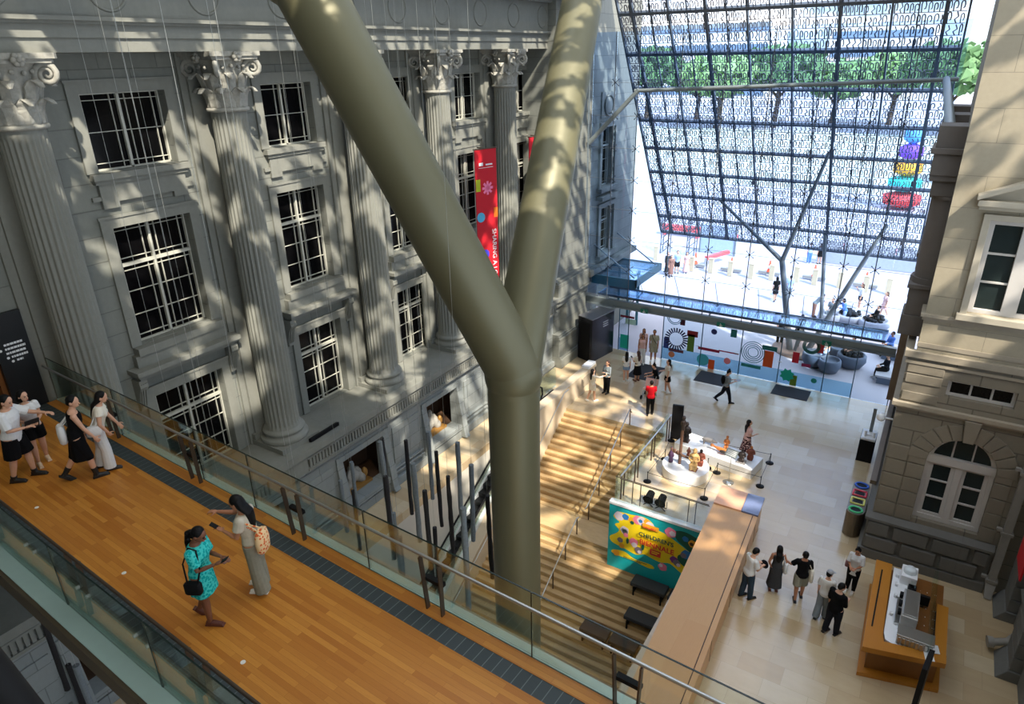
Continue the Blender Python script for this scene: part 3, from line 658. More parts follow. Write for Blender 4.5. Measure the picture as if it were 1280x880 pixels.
for k in range(2):
    x0=-7.97+k*1.68; b=MB(); b.box(x0+.01,x0+1.67,19.3,19.315,.09,1.12); b.build('glass_panel',GLASS,gb)
b=MB(); b.tube([(-7.85,24.75,1.05),(-7.85,19.5,1.05)],.03,10); b.build('rail',STEEL,gb)
b=MB(); b.tube([(-7.85,19.45,.98),(-4.6,19.45,.98)],.016,8); b.box(-7.97,-4.6,19.295,19.32,1.12,1.135); b.build('rail',STEELD,gb)
for y in (19.6,19.85,20.9,21.2,22.6,22.9,24.3,24.6): b=MB(); b.bar((-7.85,y,0),(-7.85,y,1.04),.05,.02,up=(0,1,0)); b.build('post',STEELD,gb)
for x in (-7.35,-7.05,-5.3,-5.05): b=MB(); b.bar((x,19.45,0),(x,19.45,.98),.05,.02,up=(1,0,0)); b.build('post',STEELD,gb)
# cushions on the steps
CU=flat('charcoal cushion',srgb(58,60,62),.8,var=.08)
for k,(x,y,L,lb) in enumerate(((-6.28,18.92,1.3,'dark grey seat pad on the steps under the mural, the longer one'),(-5.15,18.9,.75,'dark grey seat pad on the steps next to the wooden counter under the mural'),(-6.15,17.9,1.15,'single black seat pad midway down the lower steps'),(-7.5,17.0,1.05,'dark grey seat pad on the lowest steps, on the side of the bronze column'),(-6.4,17.0,1.0,'dark grey seat pad on the lowest steps, next to the counter'))):
    kz=int((19.7-y)//tr)+1; z=zl-ri*max(1,kz)
    b=MB(); b.box(x-L/2,x+L/2,y-.27,y+.27,z+.26,z+.42); o=b.build('seat_pad',CU,bevel=.03); tag(o,lb,'seat pad','seat pads on the steps')
    b=MB(); b.box(x-L/2+.1,x-L/2+.16,y-.25,y+.25,z-.3,z+.2); b.box(x+L/2-.16,x+L/2-.1,y-.25,y+.25,z-.3,z+.2); b.build('pad_support',BLACK,o)
# black fabric bag at the bottom of the steps
t=thing('backpack','black backpack with a white tag left against the counter foot on the steps','backpack',(-5.2,14.9,-4.9))
b=MB(); b.ball((-5.2,14.9,-4.62),(.24,.17,.36),10); b.build('body',BLACK,t)
b=MB(); b.box(-5.3,-5.12,14.7,14.72,-4.7,-4.5); b.build('tag',WHITE,t); b=MB(); b.ball((-5.2,14.74,-4.75),(.17,.09,.16),8); b.build('pocket',BLACKM,t)
# ================================================================ wooden counter
ct=thing('wooden_counter','long pale oak counter running from under the footbridge towards the display plinths','counter',(-3.6,14,0))
def cq(y): f=(20.55-y)/8.45; return -4.56+.45*f, -3.1+.36*f
def cslab(mb,y0,y1,u0,u1,z0,z1):
    p=[]
    for z in (z0,z1):
        for y,u in ((y0,u0),(y0,u1),(y1,u1),(y1,u0)):
            l,r=cq(y); p.append((l+(r-l)*u,y,z))
    mb.hexa(p)
m=MB(); cslab(m,2,19.5,0,.88,1.04,1.1); cslab(m,2,19.5,.9,1,1.04,1.1); m.build('worktop',WOODC,ct)
m=MB(); cslab(m,2,19.5,.88,.9,1.0,1.085); m.build('groove',WOODD,ct)
m=MB(); cslab(m,2,20.6,.02,.97,.08,1.04); cslab(m,2,20.6,.05,.9,0,.08); m.build('body',WOODC,ct)
m=MB(); cslab(m,19.52,20.62,0,.62,1.06,1.14); m.build('end_panel',flat('peach lacquered panel',srgb(222,168,132),.4),ct)
m=MB(); cslab(m,19.52,20.62,.63,1,1.06,1.145); m.build('end_panel',flat('slate blue panel',srgb(112,124,158),.4),ct)
for y in (3,5.2,7.4,9.6,11.8,14,16.2,18.4,19.5): m=MB(); cslab(m,y,y+.02,.965,.975,.08,1.04); m.build('door_gap',WOODD,ct)
# ================================================================ sign slab, mats, bins
b=MB(); b.obox((-7.58,24.72,.8),(.22,.05,0),(-.01,.05,0),(0,0,.8)); tag(b.build('sign_totem',BLACK,bevel=.005),'tall plain black slab sign at the top of the stairs','sign')
MAT=flat('charcoal entrance mat',srgb(58,60,66),.95,var=.1,scale=60)
for x0,x1,y0,y1,lb in ((-11.8,-10.42,29.35,31.2,'charcoal entrance mat where the couple stands by the glass door'),(-8.75,-7.3,30.55,31.85,'charcoal entrance mat behind the woman with a backpack'),(-5.13,-3.5,30.95,32.1,'charcoal entrance mat nearest the tan stone building')):
    b=MB(); b.box(x0,x1,y0,y1,0.001,.015); tag(b.build('entrance_mat',MAT),lb,'mat','entrance mats inside the glass wall')
bn=thing('recycling_bin','row of recycling bins with four coloured ring openings at the stone corner','bin',(-.42,22.4,0))
m=MB(); poly=[(-.42+.27*cos(a),21.75+.27*sin(a)) for a in [pi+pi*i/10 for i in range(11)]]+[(-.42+.27*cos(a),23.35+.27*sin(a)) for a in [pi*i/10 for i in range(11)]]
m.prism([(x,y,.02) for x,y in poly],(0,0,.92)); m.build('body',flat('bin steel',srgb(120,108,92),.3,.7),bn)
for k,(c,sh) in enumerate(((srgb(90,220,150),0),(srgb(232,228,120),1),(srgb(236,70,90),1),(srgb(60,110,220),0))):
    y=21.75+k*.53; m=MB(); pts=[]
    for i in range(25):
        a=2*pi*i/24; rx,ry=.2,.17
        if sh: s=max(abs(cos(a)),abs(sin(a))); pts.append((-.42+rx*cos(a)/s,y+ry*sin(a)/s,.95))
        else: pts.append((-.42+rx*cos(a),y+ry*sin(a),.95))
    m.tube(pts,.035,6); m.build('coloured_ring',flat('ring%d'%k,c,.4),bn)
    m=MB(); m.cyl((-.42,y),.15,.93,.947,16); m.build('opening',BLACK,bn)
st=thing('information_stand','black box stand with white leaflets against the stone building','stand',(-.55,27.0,0))
m=MB(); m.box(-.9,-.35,26.7,27.6,0,.95); m.build('box',BLACK,st); m=MB(); m.box(-.88,-.37,26.72,27.58,.95,1.02); m.build('top',WHITE,st)
m=MB(); m.box(-.75,-.5,27.0,27.3,1.02,1.08); m.cyl((-.75,26.95),.05,1.02,1.25,10); m.cyl((-.45,26.95),.05,1.02,1.25,10); m.build('leaflets',WHITE,st); m=MB(); m.bar((-.6,27.3,1.0),(-.6,27.3,2.1),.12,.05); m.build('screen',STEELG,st)
# ================================================================ east building (tan stone)
YE=20.9
mpe=lambda a,b,d:(a,YE+d,b)
AC=1.96; AR=.86
# ground storey with an arched opening and a slit window, upper storey with the tall window
m=MB(); eo=[(AC-AR,AC+AR,1.78,4.75),(1.15,2.76,5.94,6.44)]
wall_grid(m,mpe,.06,3.62,0,7.05,eo,.3)
for i in range(16):                         # spandrels of the arch
    a0,a1=pi*i/16,pi*(i+1)/16
    p0=(AC+AR*cos(a0),3.86+AR*sin(a0)); p1=(AC+AR*cos(a1),3.86+AR*sin(a1))
    m.add([mpe(*p0,0),mpe(*p1,0),mpe(p1[0],4.75,0),mpe(p0[0],4.75,0)],[(0,1,2,3)])
    m.add([mpe(*p0,0),mpe(*p1,0),mpe(*p1,.3),mpe(*p0,.3)],[(0,1,2,3)])
m.add([(.06,YE,0),(.06,32.3,0),(.06,32.3,7.05),(.06,YE,7.05)],[(0,1,2,3)])
m.build('wall_east',ERU,kind='structure')
m=MB(); wall_grid(m,mpe,.22,3.62,7.05,21.5,[(1.14,2.94,8.45,10.95)],.28)
m.build('wall_east_upper',EST,kind='structure')
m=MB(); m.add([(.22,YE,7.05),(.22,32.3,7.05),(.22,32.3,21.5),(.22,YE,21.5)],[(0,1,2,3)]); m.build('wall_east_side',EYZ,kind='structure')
t=MB()
def band(z0,z1,p,x0=.06): t.box(x0-p,3.4,YE-p,YE+.1,z0,z1); t.box(x0-p,x0+.1,YE-p,32.2,z0,z1)
band(5.44,5.56,.14); band(5.36,5.44,.07); band(6.98,7.16,.1); band(6.78,6.86,.05); band(7.3,7.42,.02,.22); band(8.2,8.28,.1,.22); band(8.1,8.2,.05,.22)
trim(t,flat('tan stone moulding',srgb(158,148,130),.75,var=.15,scale=4))
t=MB(); p=.17                               # rusticated base course
t.box(.06-.2,3.3,YE-.22,YE,0,.32); t.box(.06-.2,.1,YE-.2,32.2,0,.3); t.box(.06-.1,3.3,YE-.1,YE,.3,1.42); t.box(.06-.1,.1,YE-.1,32.2,.3,1.42)
t.prism([(-.1,YE-.22,1.42),(-.1,YE-.22,1.5),(-.1,YE,1.62),(-.1,YE,1.42)],(3.4,0,0)); t.box(-.1,.1,YE,32.2,1.42,1.56)
trim(t,EBA)
t=MB()
for r,(z0,z1,off) in enumerate(((.36,.82,0),(.9,1.36,.5))):
    x=-.06-off*.6
    while x<3.2:
        a,b=max(x,-.02),min(x+1.0,3.25)
        if b-a>.15: t.box(a+.03,b-.03,YE-.2,YE-.05,z0,z1)
        x+=1.06
trim(t,EBA,.04)
for i in range(11):                         # voussoirs round the arch
    pass
t=MB()
for i in range(11):
    a0,a1=pi*i/11+.012,pi*(i+1)/11-.012; r1=AR+.75 if i==5 else AR+.5
    t.prism([(AC+r*cos(a),YE-.045,3.86+r*sin(a)) for r,a in ((AR,a0),(r1,a0),(r1,a1),(AR,a1))],(0,.06,0))
t.prism([(AC-.13,YE-.16,4.72),(AC+.13,YE-.16,4.72),(AC+.2,YE-.16,5.4),(AC-.2,YE-.16,5.4)],(0,.16,0))
for z in [1.66+.5*k for k in range(5)]:
    for x0,x1 in ((.1,.62),(AC-AR-.45,AC-AR),(AC+AR,AC+AR+.4)): t.box(x0,x1,YE-.03,YE+.02,z,z+.46)
for z in (5.62,6.18,6.5): t.box(.1,1.0,YE-.03,YE+.02,z,z+.28)
trim(t,stone('tan voussoir stone','xz',9,9,srgb(138,130,114),srgb(128,120,106),srgb(90,84,74),.004,.35),.015)
def ewin(name_cols,frames,panes,depth,arch=None,pm=None):
    NWIN[0]+=1
    q=MB()
    for a0,a1,b0,b1 in panes: q.box(a0,a1,YE+depth,YE+depth+.03,b0,b1)
    if arch:
        for s0,s1 in arch:
            pts=[(AC+.72*cos(s0+(s1-s0)*i/8),YE+depth,3.98+.68*sin(s0+(s1-s0)*i/8)) for i in range(9)]
            x0,x1=sorted((pts[0][0],pts[-1][0])); q.prism([(x1,YE+depth,3.98)]+pts+[(x0,YE+depth,3.98)],(0,.03,0))
    w=q.build('window_%d'%NWIN[0],pm or PANEE,kind='structure')
    q=MB()
    for a0,a1,b0,b1,dd in frames: q.box(a0,a1,YE+depth-dd,YE+depth+.02,b0,b1)
    if arch:
        for i in range(20):
            a0,a1=pi*i/20,pi*(i+1)/20
            q.prism([(AC+r*cos(a)*(1 if r>.8 else 1),YE+depth-.08,3.9+r*sin(a)) for r,a in ((.72,a0),(AR+.02,a0),(AR+.02,a1),(.72,a1))],(0,.1,0))
    q.build('window_frame',FRAMEE,w,bevel=.008)
    return w
P=[];F=[(AC-AR,AC-AR+.12,1.78,3.86,.1),(AC+AR-.12,AC+AR,1.78,3.86,.1),(AC-.09,AC+.09,1.78,3.86,.1),(AC-AR,AC+AR,3.74,3.98,.14),(AC-AR,AC+AR,1.78,1.92,.1)]
for s in (-1,1):
    x0,x1=(AC-AR+.12,AC-.09) if s<0 else (AC+.09,AC+AR-.12)
    P.append((x0,x1,1.9,3.76)); F+= [(x0,x0+.1,1.9,3.76,.06),(x1-.1,x1,1.9,3.76,.06),(x0,x1,1.9,2.0,.06),(x0,x1,3.66,3.76,.06),(x0,x1,2.52,2.57,.05),(x0,x1,3.1,3.15,.05)]
F+=[(AC-.27,AC-.23,3.98,4.6,.05),(AC+.23,AC+.27,3.98,4.6,.05)]
ewin(0,F,P,.26,[(0.02,pi-.02)])
F=[(1.15,1.24,5.94,6.44,.06),(2.67,2.76,5.94,6.44,.06),(1.15,2.76,5.94,6.02,.06),(1.15,2.76,6.36,6.44,.06),(1.69,1.74,5.94,6.44,.05),(2.19,2.24,5.94,6.44,.05)]
ewin(0,F,[(1.15,2.76,5.94,6.44)],.22,None,PANE)
C=2.04; F=[(1.14,1.27,8.45,10.95,.1),(2.81,2.94,8.45,10.95,.1),(C-.17,C+.17,8.45,10.95,.1),(1.14,2.94,8.45,8.56,.1),(1.14,2.94,10.82,10.95,.1)]
for z in (9.3,10.06): F.append((1.27,2.81,z-.025,z+.025,.05))
ewin(0,F,[(1.2,2.9,8.5,10.9)],.22)
t=MB()                                      # surround, cornice and pediment of the upper window
for a0,a1,b0,b1,pj in ((.98,1.14,8.28,11.1,.1),(2.94,3.1,8.28,11.1,.1),(.98,3.1,10.95,11.1,.1),(.92,3.16,8.28,8.45,.2),(.82,3.26,11.22,11.32,.2),(.78,3.3,11.32,11.46,.3)): t.box(a0,a1,YE-pj,YE,b0,b1)
for s in (-1,1):
    p0=V((C+s*1.3,0,11.46)); p1=V((C,0,12.02))
    t.prism([(p0.x,YE-.32,11.46),(p1.x,YE-.32,12.0),(p1.x,YE-.32,12.14),(p0.x-s*0,YE-.32,11.58)][::s],(0,.32,0))
t.prism([(C-1.2,YE-.06,11.46),(C+1.2,YE-.06,11.46),(C,YE-.06,12.0)],(0,.06,0))
trim(t,flat('pale window surround stone',srgb(176,168,150),.75,var=.12,scale=4),.01)
# engaged pilasters along the side face
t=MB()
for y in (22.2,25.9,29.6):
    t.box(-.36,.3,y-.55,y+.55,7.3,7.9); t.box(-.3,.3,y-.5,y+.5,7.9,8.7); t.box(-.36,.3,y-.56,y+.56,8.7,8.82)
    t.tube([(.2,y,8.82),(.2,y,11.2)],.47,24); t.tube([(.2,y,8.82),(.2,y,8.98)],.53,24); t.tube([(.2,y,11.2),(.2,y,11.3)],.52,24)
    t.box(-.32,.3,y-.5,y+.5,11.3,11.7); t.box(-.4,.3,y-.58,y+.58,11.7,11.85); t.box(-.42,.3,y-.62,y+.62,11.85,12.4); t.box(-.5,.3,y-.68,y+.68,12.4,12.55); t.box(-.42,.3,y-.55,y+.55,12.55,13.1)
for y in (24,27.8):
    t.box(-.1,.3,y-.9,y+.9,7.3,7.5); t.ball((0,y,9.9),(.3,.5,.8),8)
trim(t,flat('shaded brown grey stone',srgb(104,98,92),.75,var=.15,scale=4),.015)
# bronze strip where the glass wall meets the stone
m=MB(); m.box(-.32,-.02,26.6,32.3,2.9,5.6); m.box(-.2,.06,31.4,32.3,0,2.9); m.box(-.2,-.02,22.6,32.3,1.56,1.7); m.build('wall_east_reveal',flat('bronze reveal strip',srgb(120,104,86),.5,.2),kind='structure')
wl=thing('wall_speaker','white round fitting on an arm at the edge of the tan stone wall','fitting',(-.15,21.2,4.75))
m=MB(); m.ball((-.28,21.2,4.75),.13,8); m.build('head',WHITE,wl); m=MB(); m.tube([(.05,21.2,4.75),(-.28,21.2,4.75)],.03,8); m.build('arm',WHITE,wl)
# downpipe
dp=thing('downpipe','grey stone-coloured square downpipe in the corner of the tan building','downpipe',(3.42,20.75,0))
PIPE=flat('pipe grey',srgb(146,142,134),.6)
m=MB(); m.box(3.33,3.53,20.62,20.8,.42,5.2); m.build('pipe',PIPE,dp)
m=MB(); m.prism([(3.3,20.6,.45),(3.56,20.6,.45),(3.52,20.42,.05),(3.34,20.42,.05)],(0,.22,0)); m.build('shoe',PIPE,dp)
for z in (.5,2.2,4.2): m=MB(); m.box(3.28,3.58,20.58,20.84,z,z+.09); m.box(3.16,3.28,20.62,20.72,z+.1,z+.18); m.build('bracket',PIPE,dp)
# wing on the right with stone piers
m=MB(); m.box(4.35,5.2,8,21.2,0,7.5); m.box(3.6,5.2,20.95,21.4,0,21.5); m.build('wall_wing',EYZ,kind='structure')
PB=flat('grey pier blocks',srgb(112,112,108),.75,var=.15,scale=5)
t=MB()
for y0,y1 in ((19.7,20.75),(17.35,18.35),(14.6,15.6)):
    t.prism([(3.56,y0,0),(3.56,y1,0),(3.78,y1,.34),(3.78,y0,.34)],(.9,0,0))
    for k in range(12): 
        z=.36+.44*k; t.box(3.8,4.4,y0+.03,y1-.03,z,z+.41)
trim(t,PB,.02)
t=MB()
for y0,y1 in ((18.35,19.7),(15.6,17.35)): t.box(4.05,4.4,y0,y1,0,1.2); t.prism([(3.95,y0,1.2),(3.95,y1,1.2),(4.35,y1,1.36),(4.35,y0,1.36)],(0,0,.06))
trim(t,PB,.02)
ol=thing('drain_outlet','grey pipe outlet at the foot of the nearest stone pier on the wing','drain pipe',(3.5,18.3,0))
m=MB(); m.tube([(3.95,18.45,5.0),(3.95,18.45,.7),(3.8,18.4,.4),(3.45,18.32,.28)],.1,12); m.build('pipe',PIPE,ol); m=MB(); m.tube([(3.5,18.33,.29),(3.36,18.3,.27)],[.14,.15],14); m.build('socket',PIPE,ol)
bt=thing('wing_banner','red banner at the edge of the picture hung on the stone wing','banner',(3.62,18.9,4))
b=MB(); b.obox((3.6,18.9,4.3),(.02,0,0),(0,.55,0),(0,0,1.9)); b.build('cloth',RED,bt); b=MB(); b.tube([(3.6,18.3,6.22),(3.6,19.5,6.22)],.03,8); b.tube([(3.6,18.9,6.22),(4.3,18.9,6.22)],.025,8); b.build('rod',STEELD,bt)
# ================================================================ glass wall at the far end
YG=32.3
gx=[-15.5,-14.3,-13.1,-11.1,-9.1,-7.15,-5.15,-3.1,-1.85,-.3]
gz=[3.0,4.65,6.2,7.7,9.2,10.7,12.2,13.7,15.9]
m=MB()
for a,b in zip(gx[:-1],gx[1:]):
    for c,e in zip(gz[:-1],gz[1:]): m.box(a+.01,b-.01,YG-.008,YG+.008,c+.01,e-.01)
gw=m.build('wall_north_glass',GLASSB,kind='structure')
m=MB()
for x in gx[1:-1]: m.box(x-.018,x+.018,YG-.12,YG-.09,2.8,15.9)
m.build('tension_cable',STEELB,gw)
m=MB()
for c in gz[1:-1]: m.tube([(-15.5,YG-.1,c),(-.1,YG-.1,c)],.009,4)
m.build('cross_cable',STEELB,gw)
m=MB()
for x in gx[1:-1]:
    for c in gz[1:-1]:
        for sx,sz in ((1,1),(1,-1),(-1,1),(-1,-1)): m.tube([(x,YG-.1,c),(x+sx*.16,YG-.02,c+sz*.14)],.014,5); m.ball((x+sx*.16,YG-.02,c+sz*.14),.028,5)
        m.ball((x,YG-.1,c),.04,5)
m.build('spider_fitting',flat('dark spider steel',srgb(60,66,76),.4,.5),gw)
tb=thing('roof_tube','long white steel tube crossing the glass wall with a strut at each end','tube',(-7,YG-.3,13.6))
m=MB(); m.tube([(-13.2,YG-.3,13.35),(-.35,YG-.3,13.85)],.085,14); m.build('tube',STEELG,tb)
m=MB(); m.tube([(-13.0,YG-.3,13.4),(-15.45,31.9,10.9)],[.1,.12],14); m.build('strut',STEELG,tb)
m=MB(); m.tube([(-.75,YG-.3,13.85),(-.2,23.0,12.95)],[.12,.14],14); m.build('strut',STEELG,tb)
# entrance canopy beam with exit boxes
bm=thing('entrance_canopy','grey steel beam with a glass canopy across the glass wall above the doors','beam',(-8,YG,2.6))
m=MB(); m.box(-15.6,-.4,YG-.2,YG+.05,2.56,2.86); m.box(-15.6,-.4,YG-.3,YG-.2,2.5,2.56); m.build('beam',STEELG,bm)
for k in range(7):
    x0=-14.9+k*2.05; x1=min(x0+2.03,-.9)
    m=MB(); m.box(x0,x1,YG+.1,YG+1.5,3.02,3.045); m.build('canopy_pane',GLASSB,bm)
    m=MB(); m.bar((x0,YG,2.9),(x0,YG+1.5,3.0),.05,.09); m.build('bracket',STEELB,bm)
    m=MB(); m.tube([(x0+.15,YG-.1,4.6),(x0+.0,YG+1.4,3.05)],.014,5); m.build('stay_rod',STEELB,bm)
m=MB(); m.box(-14.9,-.9,YG+1.48,YG+1.56,2.95,3.06); m.box(-14.9,-.9,YG+.05,YG+.12,2.95,3.06); m.build('canopy_edge',STEELB,bm)
EX=flat('exit box green',srgb(10,120,96),.4)
for x in (-12.05,-8.05,-3.2):
    b=MB(); b.box(x-.2,x+.2,YG-.36,YG-.3,2.5,2.72); e=b.build('exit_box',EX,bm)
    b=MB(); b.ball((x-.02,YG-.365,2.66),.022,5); b.obox((x,YG-.365,2.6),(.02,0,.035),(0,.004,0),(.015,0,-.008)); b.obox((x+.04,YG-.365,2.57),(.035,0,-.01),(0,.004,0),(.003,0,.012)); b.obox((x-.04,YG-.365,2.565),(.03,0,-.03),(0,.004,0),(.01,0,.008)); b.build('running_figure',WHITE,e)
# lower glass doors with film band and coloured stickers
lg=[-13.55,-13.0,-11.07,-9.0,-7.02,-5.15,-3.12,-1.85,-.3]
FILM=glassmat('blue film band',(.64,.82,.90),.04,.1); CLEAR=glassmat('clear door glass',(.86,.93,.98),.03)
dg=thing('glass_doors','row of tall glass doors and panels with coloured stickers at the far end of the hall','glass doors',(-7,YG,0))
for a,b in zip(lg[:-1],lg[1:]):
    if (a,b)==(-13.0,-11.07): 
        continue                    # open leaf, no pane
    m=MB(); m.box(a+.015,b-.015,YG-.008,YG+.008,.02,2.5); p=m.build('glass_panel',CLEAR,dg)
    if a<-1.9: m=MB(); m.box(a+.02,b-.02,YG-.014,YG-.009,.04,.74); m.build('film_band',FILM,p)
for x in lg: m=MB(); m.box(x-.02,x+.02,YG-.03,YG+.02,0,2.5); m.build('glazing_joint',flat('teal joint',srgb(30,74,96),.4),dg)
for x in (-9.1,-7.1,-5.05): m=MB(); m.tube([(x-.18,YG-.06,1.15),(x+.02,YG-.06,1.15)],.02,6); m.build('door_handle',STEEL,dg)
def st(nm,pts,col,d=.02): q=MB(); q.prism([(x,YG-d,z) for x,z in pts],(0,.003,0)); q.build(nm,flat('sticker %02x%02x%02x'%tuple(col),srgb(*col),.6,var=.03),dg)
def rect(x,z,w,h,col,d=.02): st('sticker',[(x-w/2,z-h/2),(x+w/2,z-h/2),(x+w/2,z+h/2),(x-w/2,z+h/2)],col,d)
def circ(x,z,r,col,d=.02,n=20): st('sticker',[(x+r*cos(2*pi*i/n),z+r*sin(2*pi*i/n)) for i in range(n)],col,d)
def rays(x,z,r0,r1,n,col):
    q=MB()
    for k in range(n):
        a=2*pi*k/n; q.obox((x+(r0+r1)/2*cos(a),YG-.02,z+(r0+r1)/2*sin(a)),(cos(a)*(r1-r0)/2,0,sin(a)*(r1-r0)/2),(0,.002,0),(-sin(a)*.04,0,cos(a)*.04))
    q.build('sticker',flat('sticker navy rays',srgb(22,26,70),.6),dg)
def rings(x,z,rs,col):
    q=MB()
    for r in rs: q.tube([(x+r*cos(2*pi*i/32),YG-.03,z+r*sin(2*pi*i/32)) for i in range(33)],.02,4)
    q.build('sticker',flat('sticker ring%d'%len(rs),srgb(*col),.6),dg)
rays(-10.33,1.27,.36,.62,24,0); rings(-10.5,2.45,(.3,.38),(30,110,120)); rect(-10.06,2.3,.26,.42,(74,20,50))
rect(-9.55,1.2,.36,.95,(84,120,40)); rect(-9.5,1.72,.56,.32,(130,24,34)); rect(-10.85,.95,.28,.6,(40,60,130)); rect(-10.3,.62,.8,.16,(96,52,66)); circ(-10.52,.36,.17,(196,120,84))
circ(-8.42,2.05,.15,(36,46,110)); rect(-7.45,2.15,.3,.42,(20,120,120)); rect(-8.6,1.03,1.1,.15,(150,26,60)); rect(-7.6,1.1,1.0,.07,(160,40,74)); circ(-8.85,.42,.32,(70,180,200)); rect(-8.4,.26,.32,.52,(214,84,30)); circ(-7.62,.62,.17,(226,130,140))
rings(-6.42,1.36,(.25,.35,.45,.55),(20,104,96)); rect(-6.45,.6,.95,.17,(30,130,130)); rect(-5.68,1.15,.46,.85,(206,80,26)); rect(-5.68,1.72,.7,.24,(16,106,106)); rect(-4.45,1.5,.3,.55,(196,26,50))
rings(-3.85,2.22,(.26,.3,.34,.38),(44,58,130)); rect(-3.45,2.2,.3,.5,(214,70,80)); rect(-3.95,1.2,.4,.17,(150,40,90)); circ(-3.5,.5,.13,(30,150,140)); rect(-4.4,.3,.3,.55,(104,140,40))
st('sticker',[(-4.72+(.36 if i%2 else .26)*cos(2*pi*i/16),.52+(.36 if i%2 else .26)*sin(2*pi*i/16)) for i in range(16)],(20,186,160),.024)
rect(-13.1,2.0,.8,.12,(120,24,50)); rect(-12.9,1.75,.6,.3,(190,230,220)); rect(-13.2,.55,.5,.8,(20,180,160))
# dark steel vestibule box
vb=thing('vestibule','dark steel revolving-door box beside the stone pier','vestibule',(-14.5,31,0))
m=MB(); P0,P1,P2,P3=(-15.0,30.25),(-14.05,29.95),(-13.7,31.9),(-14.6,32.1)
m.prism([(*p,0) for p in (P0,P1,P2,P3)],(0,0,2.38)); m.build('shell',flat('dark polished steel',srgb(64,64,70),.22,.85,var=.4,scale=1.5),vb)
m=MB(); m.prism([(p[0],p[1],2.38) for p in (P0,P1,P2,P3)],(0,0,.04)); m.build('lid',flat('grey steel lid',srgb(150,150,152),.35,.6),vb)
m=MB(); a,b=V((*P0,0)),V((*P1,0)); d=(b-a); n=V((d.y,-d.x,0)).normalized()
m.obox(a+d*.45+n*.01+V((0,0,1.1)),d*.36,n*.01,V((0,0,1.06))); m.build('door',BLACK,vb)
m=MB(); a,b=V((*P1,0)),V((*P2,0)); d=b-a; n=V((d.y,-d.x,0)).normalized()
for k in range(3): m.obox(a+d*.6+n*.01+V((0,0,2.0-.12*k)),d*.12,n*.005,V((0,0,.025)))
m.build('vent_line',STEEL,vb)
# ================================================================ tilted lattice screen beyond the glass
S0=V((0,39.2,5.08)); SD=V((0,-.547,.837)).normalized(); SN=V((0,.837,.547))
def SP(x,s,d=0): return V((x,0,0))+S0+SD*s+SN*d
scn=thing('lattice_screen','huge sloping metal lattice screen in a steel grid beyond the glass wall','screen',(-7,39.2,5.08))
rib=[-14.0,-13.35,-11.68,-10.05,-8.33,-6.55,-4.78,-2.98,-1.22,-.5]; rows=[0,1.32,3.02,4.65,6.28,8.05,9.9,11.75,13.75,15.7,17.6]
for k,x in enumerate(rib):
    m=MB(); w=.12 if k in (1,3,6,8) else .07; m.bar(SP(x,0),SP(x,17.7),w,.2,up=(1,0,0)) if False else m.obox(SP(x,8.85),(w/2,0,0),SD*8.85,SN*.1); m.build('rib',STEELB,scn)
for x in [(a+b)/2 for a,b in zip(rib[1:-2],rib[2:-1])]: m=MB(); m.obox(SP(x,8.85),(.022,0,0),SD*8.85,SN*.05); m.build('thin_rib',STEELB,scn)
for k,s in enumerate(rows): m=MB(); m.obox(SP(-7.25,s),(6.75,0,0),SD*(.07 if k in(7,8) else .045),SN*.09); m.build('rail',STEELB,scn)
def strip(mb,pts,w,d=.012):
    pp=[V((p[0],p[1],0)) for p in pts]; n=len(pp); L,R=[],[]
    for i in range(n):
        t=(pp[min(i+1,n-1)]-pp[max(i-1,0)]).normalized(); q=V((-t.y,t.x,0))*w/2; L.append(pp[i]+q); R.append(pp[i]-q)
    o=len(mb.v)
    for i in range(n):
        for p,dd in ((L[i],-d),(R[i],-d),(R[i],d),(L[i],d)): mb.v.append(tuple(SP(p.x,p.y,dd)))
    for i in range(n-1):
        for j in range(4): mb.f.append([o+i*4+j,o+i*4+(j+1)%4,o+(i+1)*4+(j+1)%4,o+(i+1)*4+j]); mb.sm.append(False); mb.mi.append(0)
rnd=random.Random(5)
for i in range(len(rib)-1):
    for j in range(len(rows)-1):
        m=MB(); x0,x1=rib[i]+.06,rib[i+1]-.06; s0,s1=rows[j]+.05,rows[j+1]-.05
        nr=max(2,round((s1-s0)/.46)); dh=(s1-s0)/nr
        for r in range(nr):
            sb=s0+r*dh; x=x0; strip(m,[(x0,sb),(x1,sb)],.02)
            while x<x1-.05:
                w=min(rnd.uniform(.13,.24),x1-x); h=dh*rnd.uniform(.72,.98); k=rnd.random()
                if k<.7: 
                    pts=[(x+w*.1,sb),(x+w*.05,sb+h*.7)]+[(x+w*.36-w*.31*cos(a),sb+h*.7+h*.28*sin(a)) for a in (pi*.25,pi*.5,pi*.75)]+[(x+w*.68,sb+h*.62),(x+w*.6,sb+h*.32),(x+w*.4,sb+h*.3)]
                else: pts=[(x+w*.5,sb),(x+w*.2,sb+h*.35),(x+w*.7,sb+h*.6),(x+w*.45,sb+h)]
                strip(m,pts,rnd.uniform(.032,.048)); x+=w
        m.build('lattice_panel',LACE,scn)
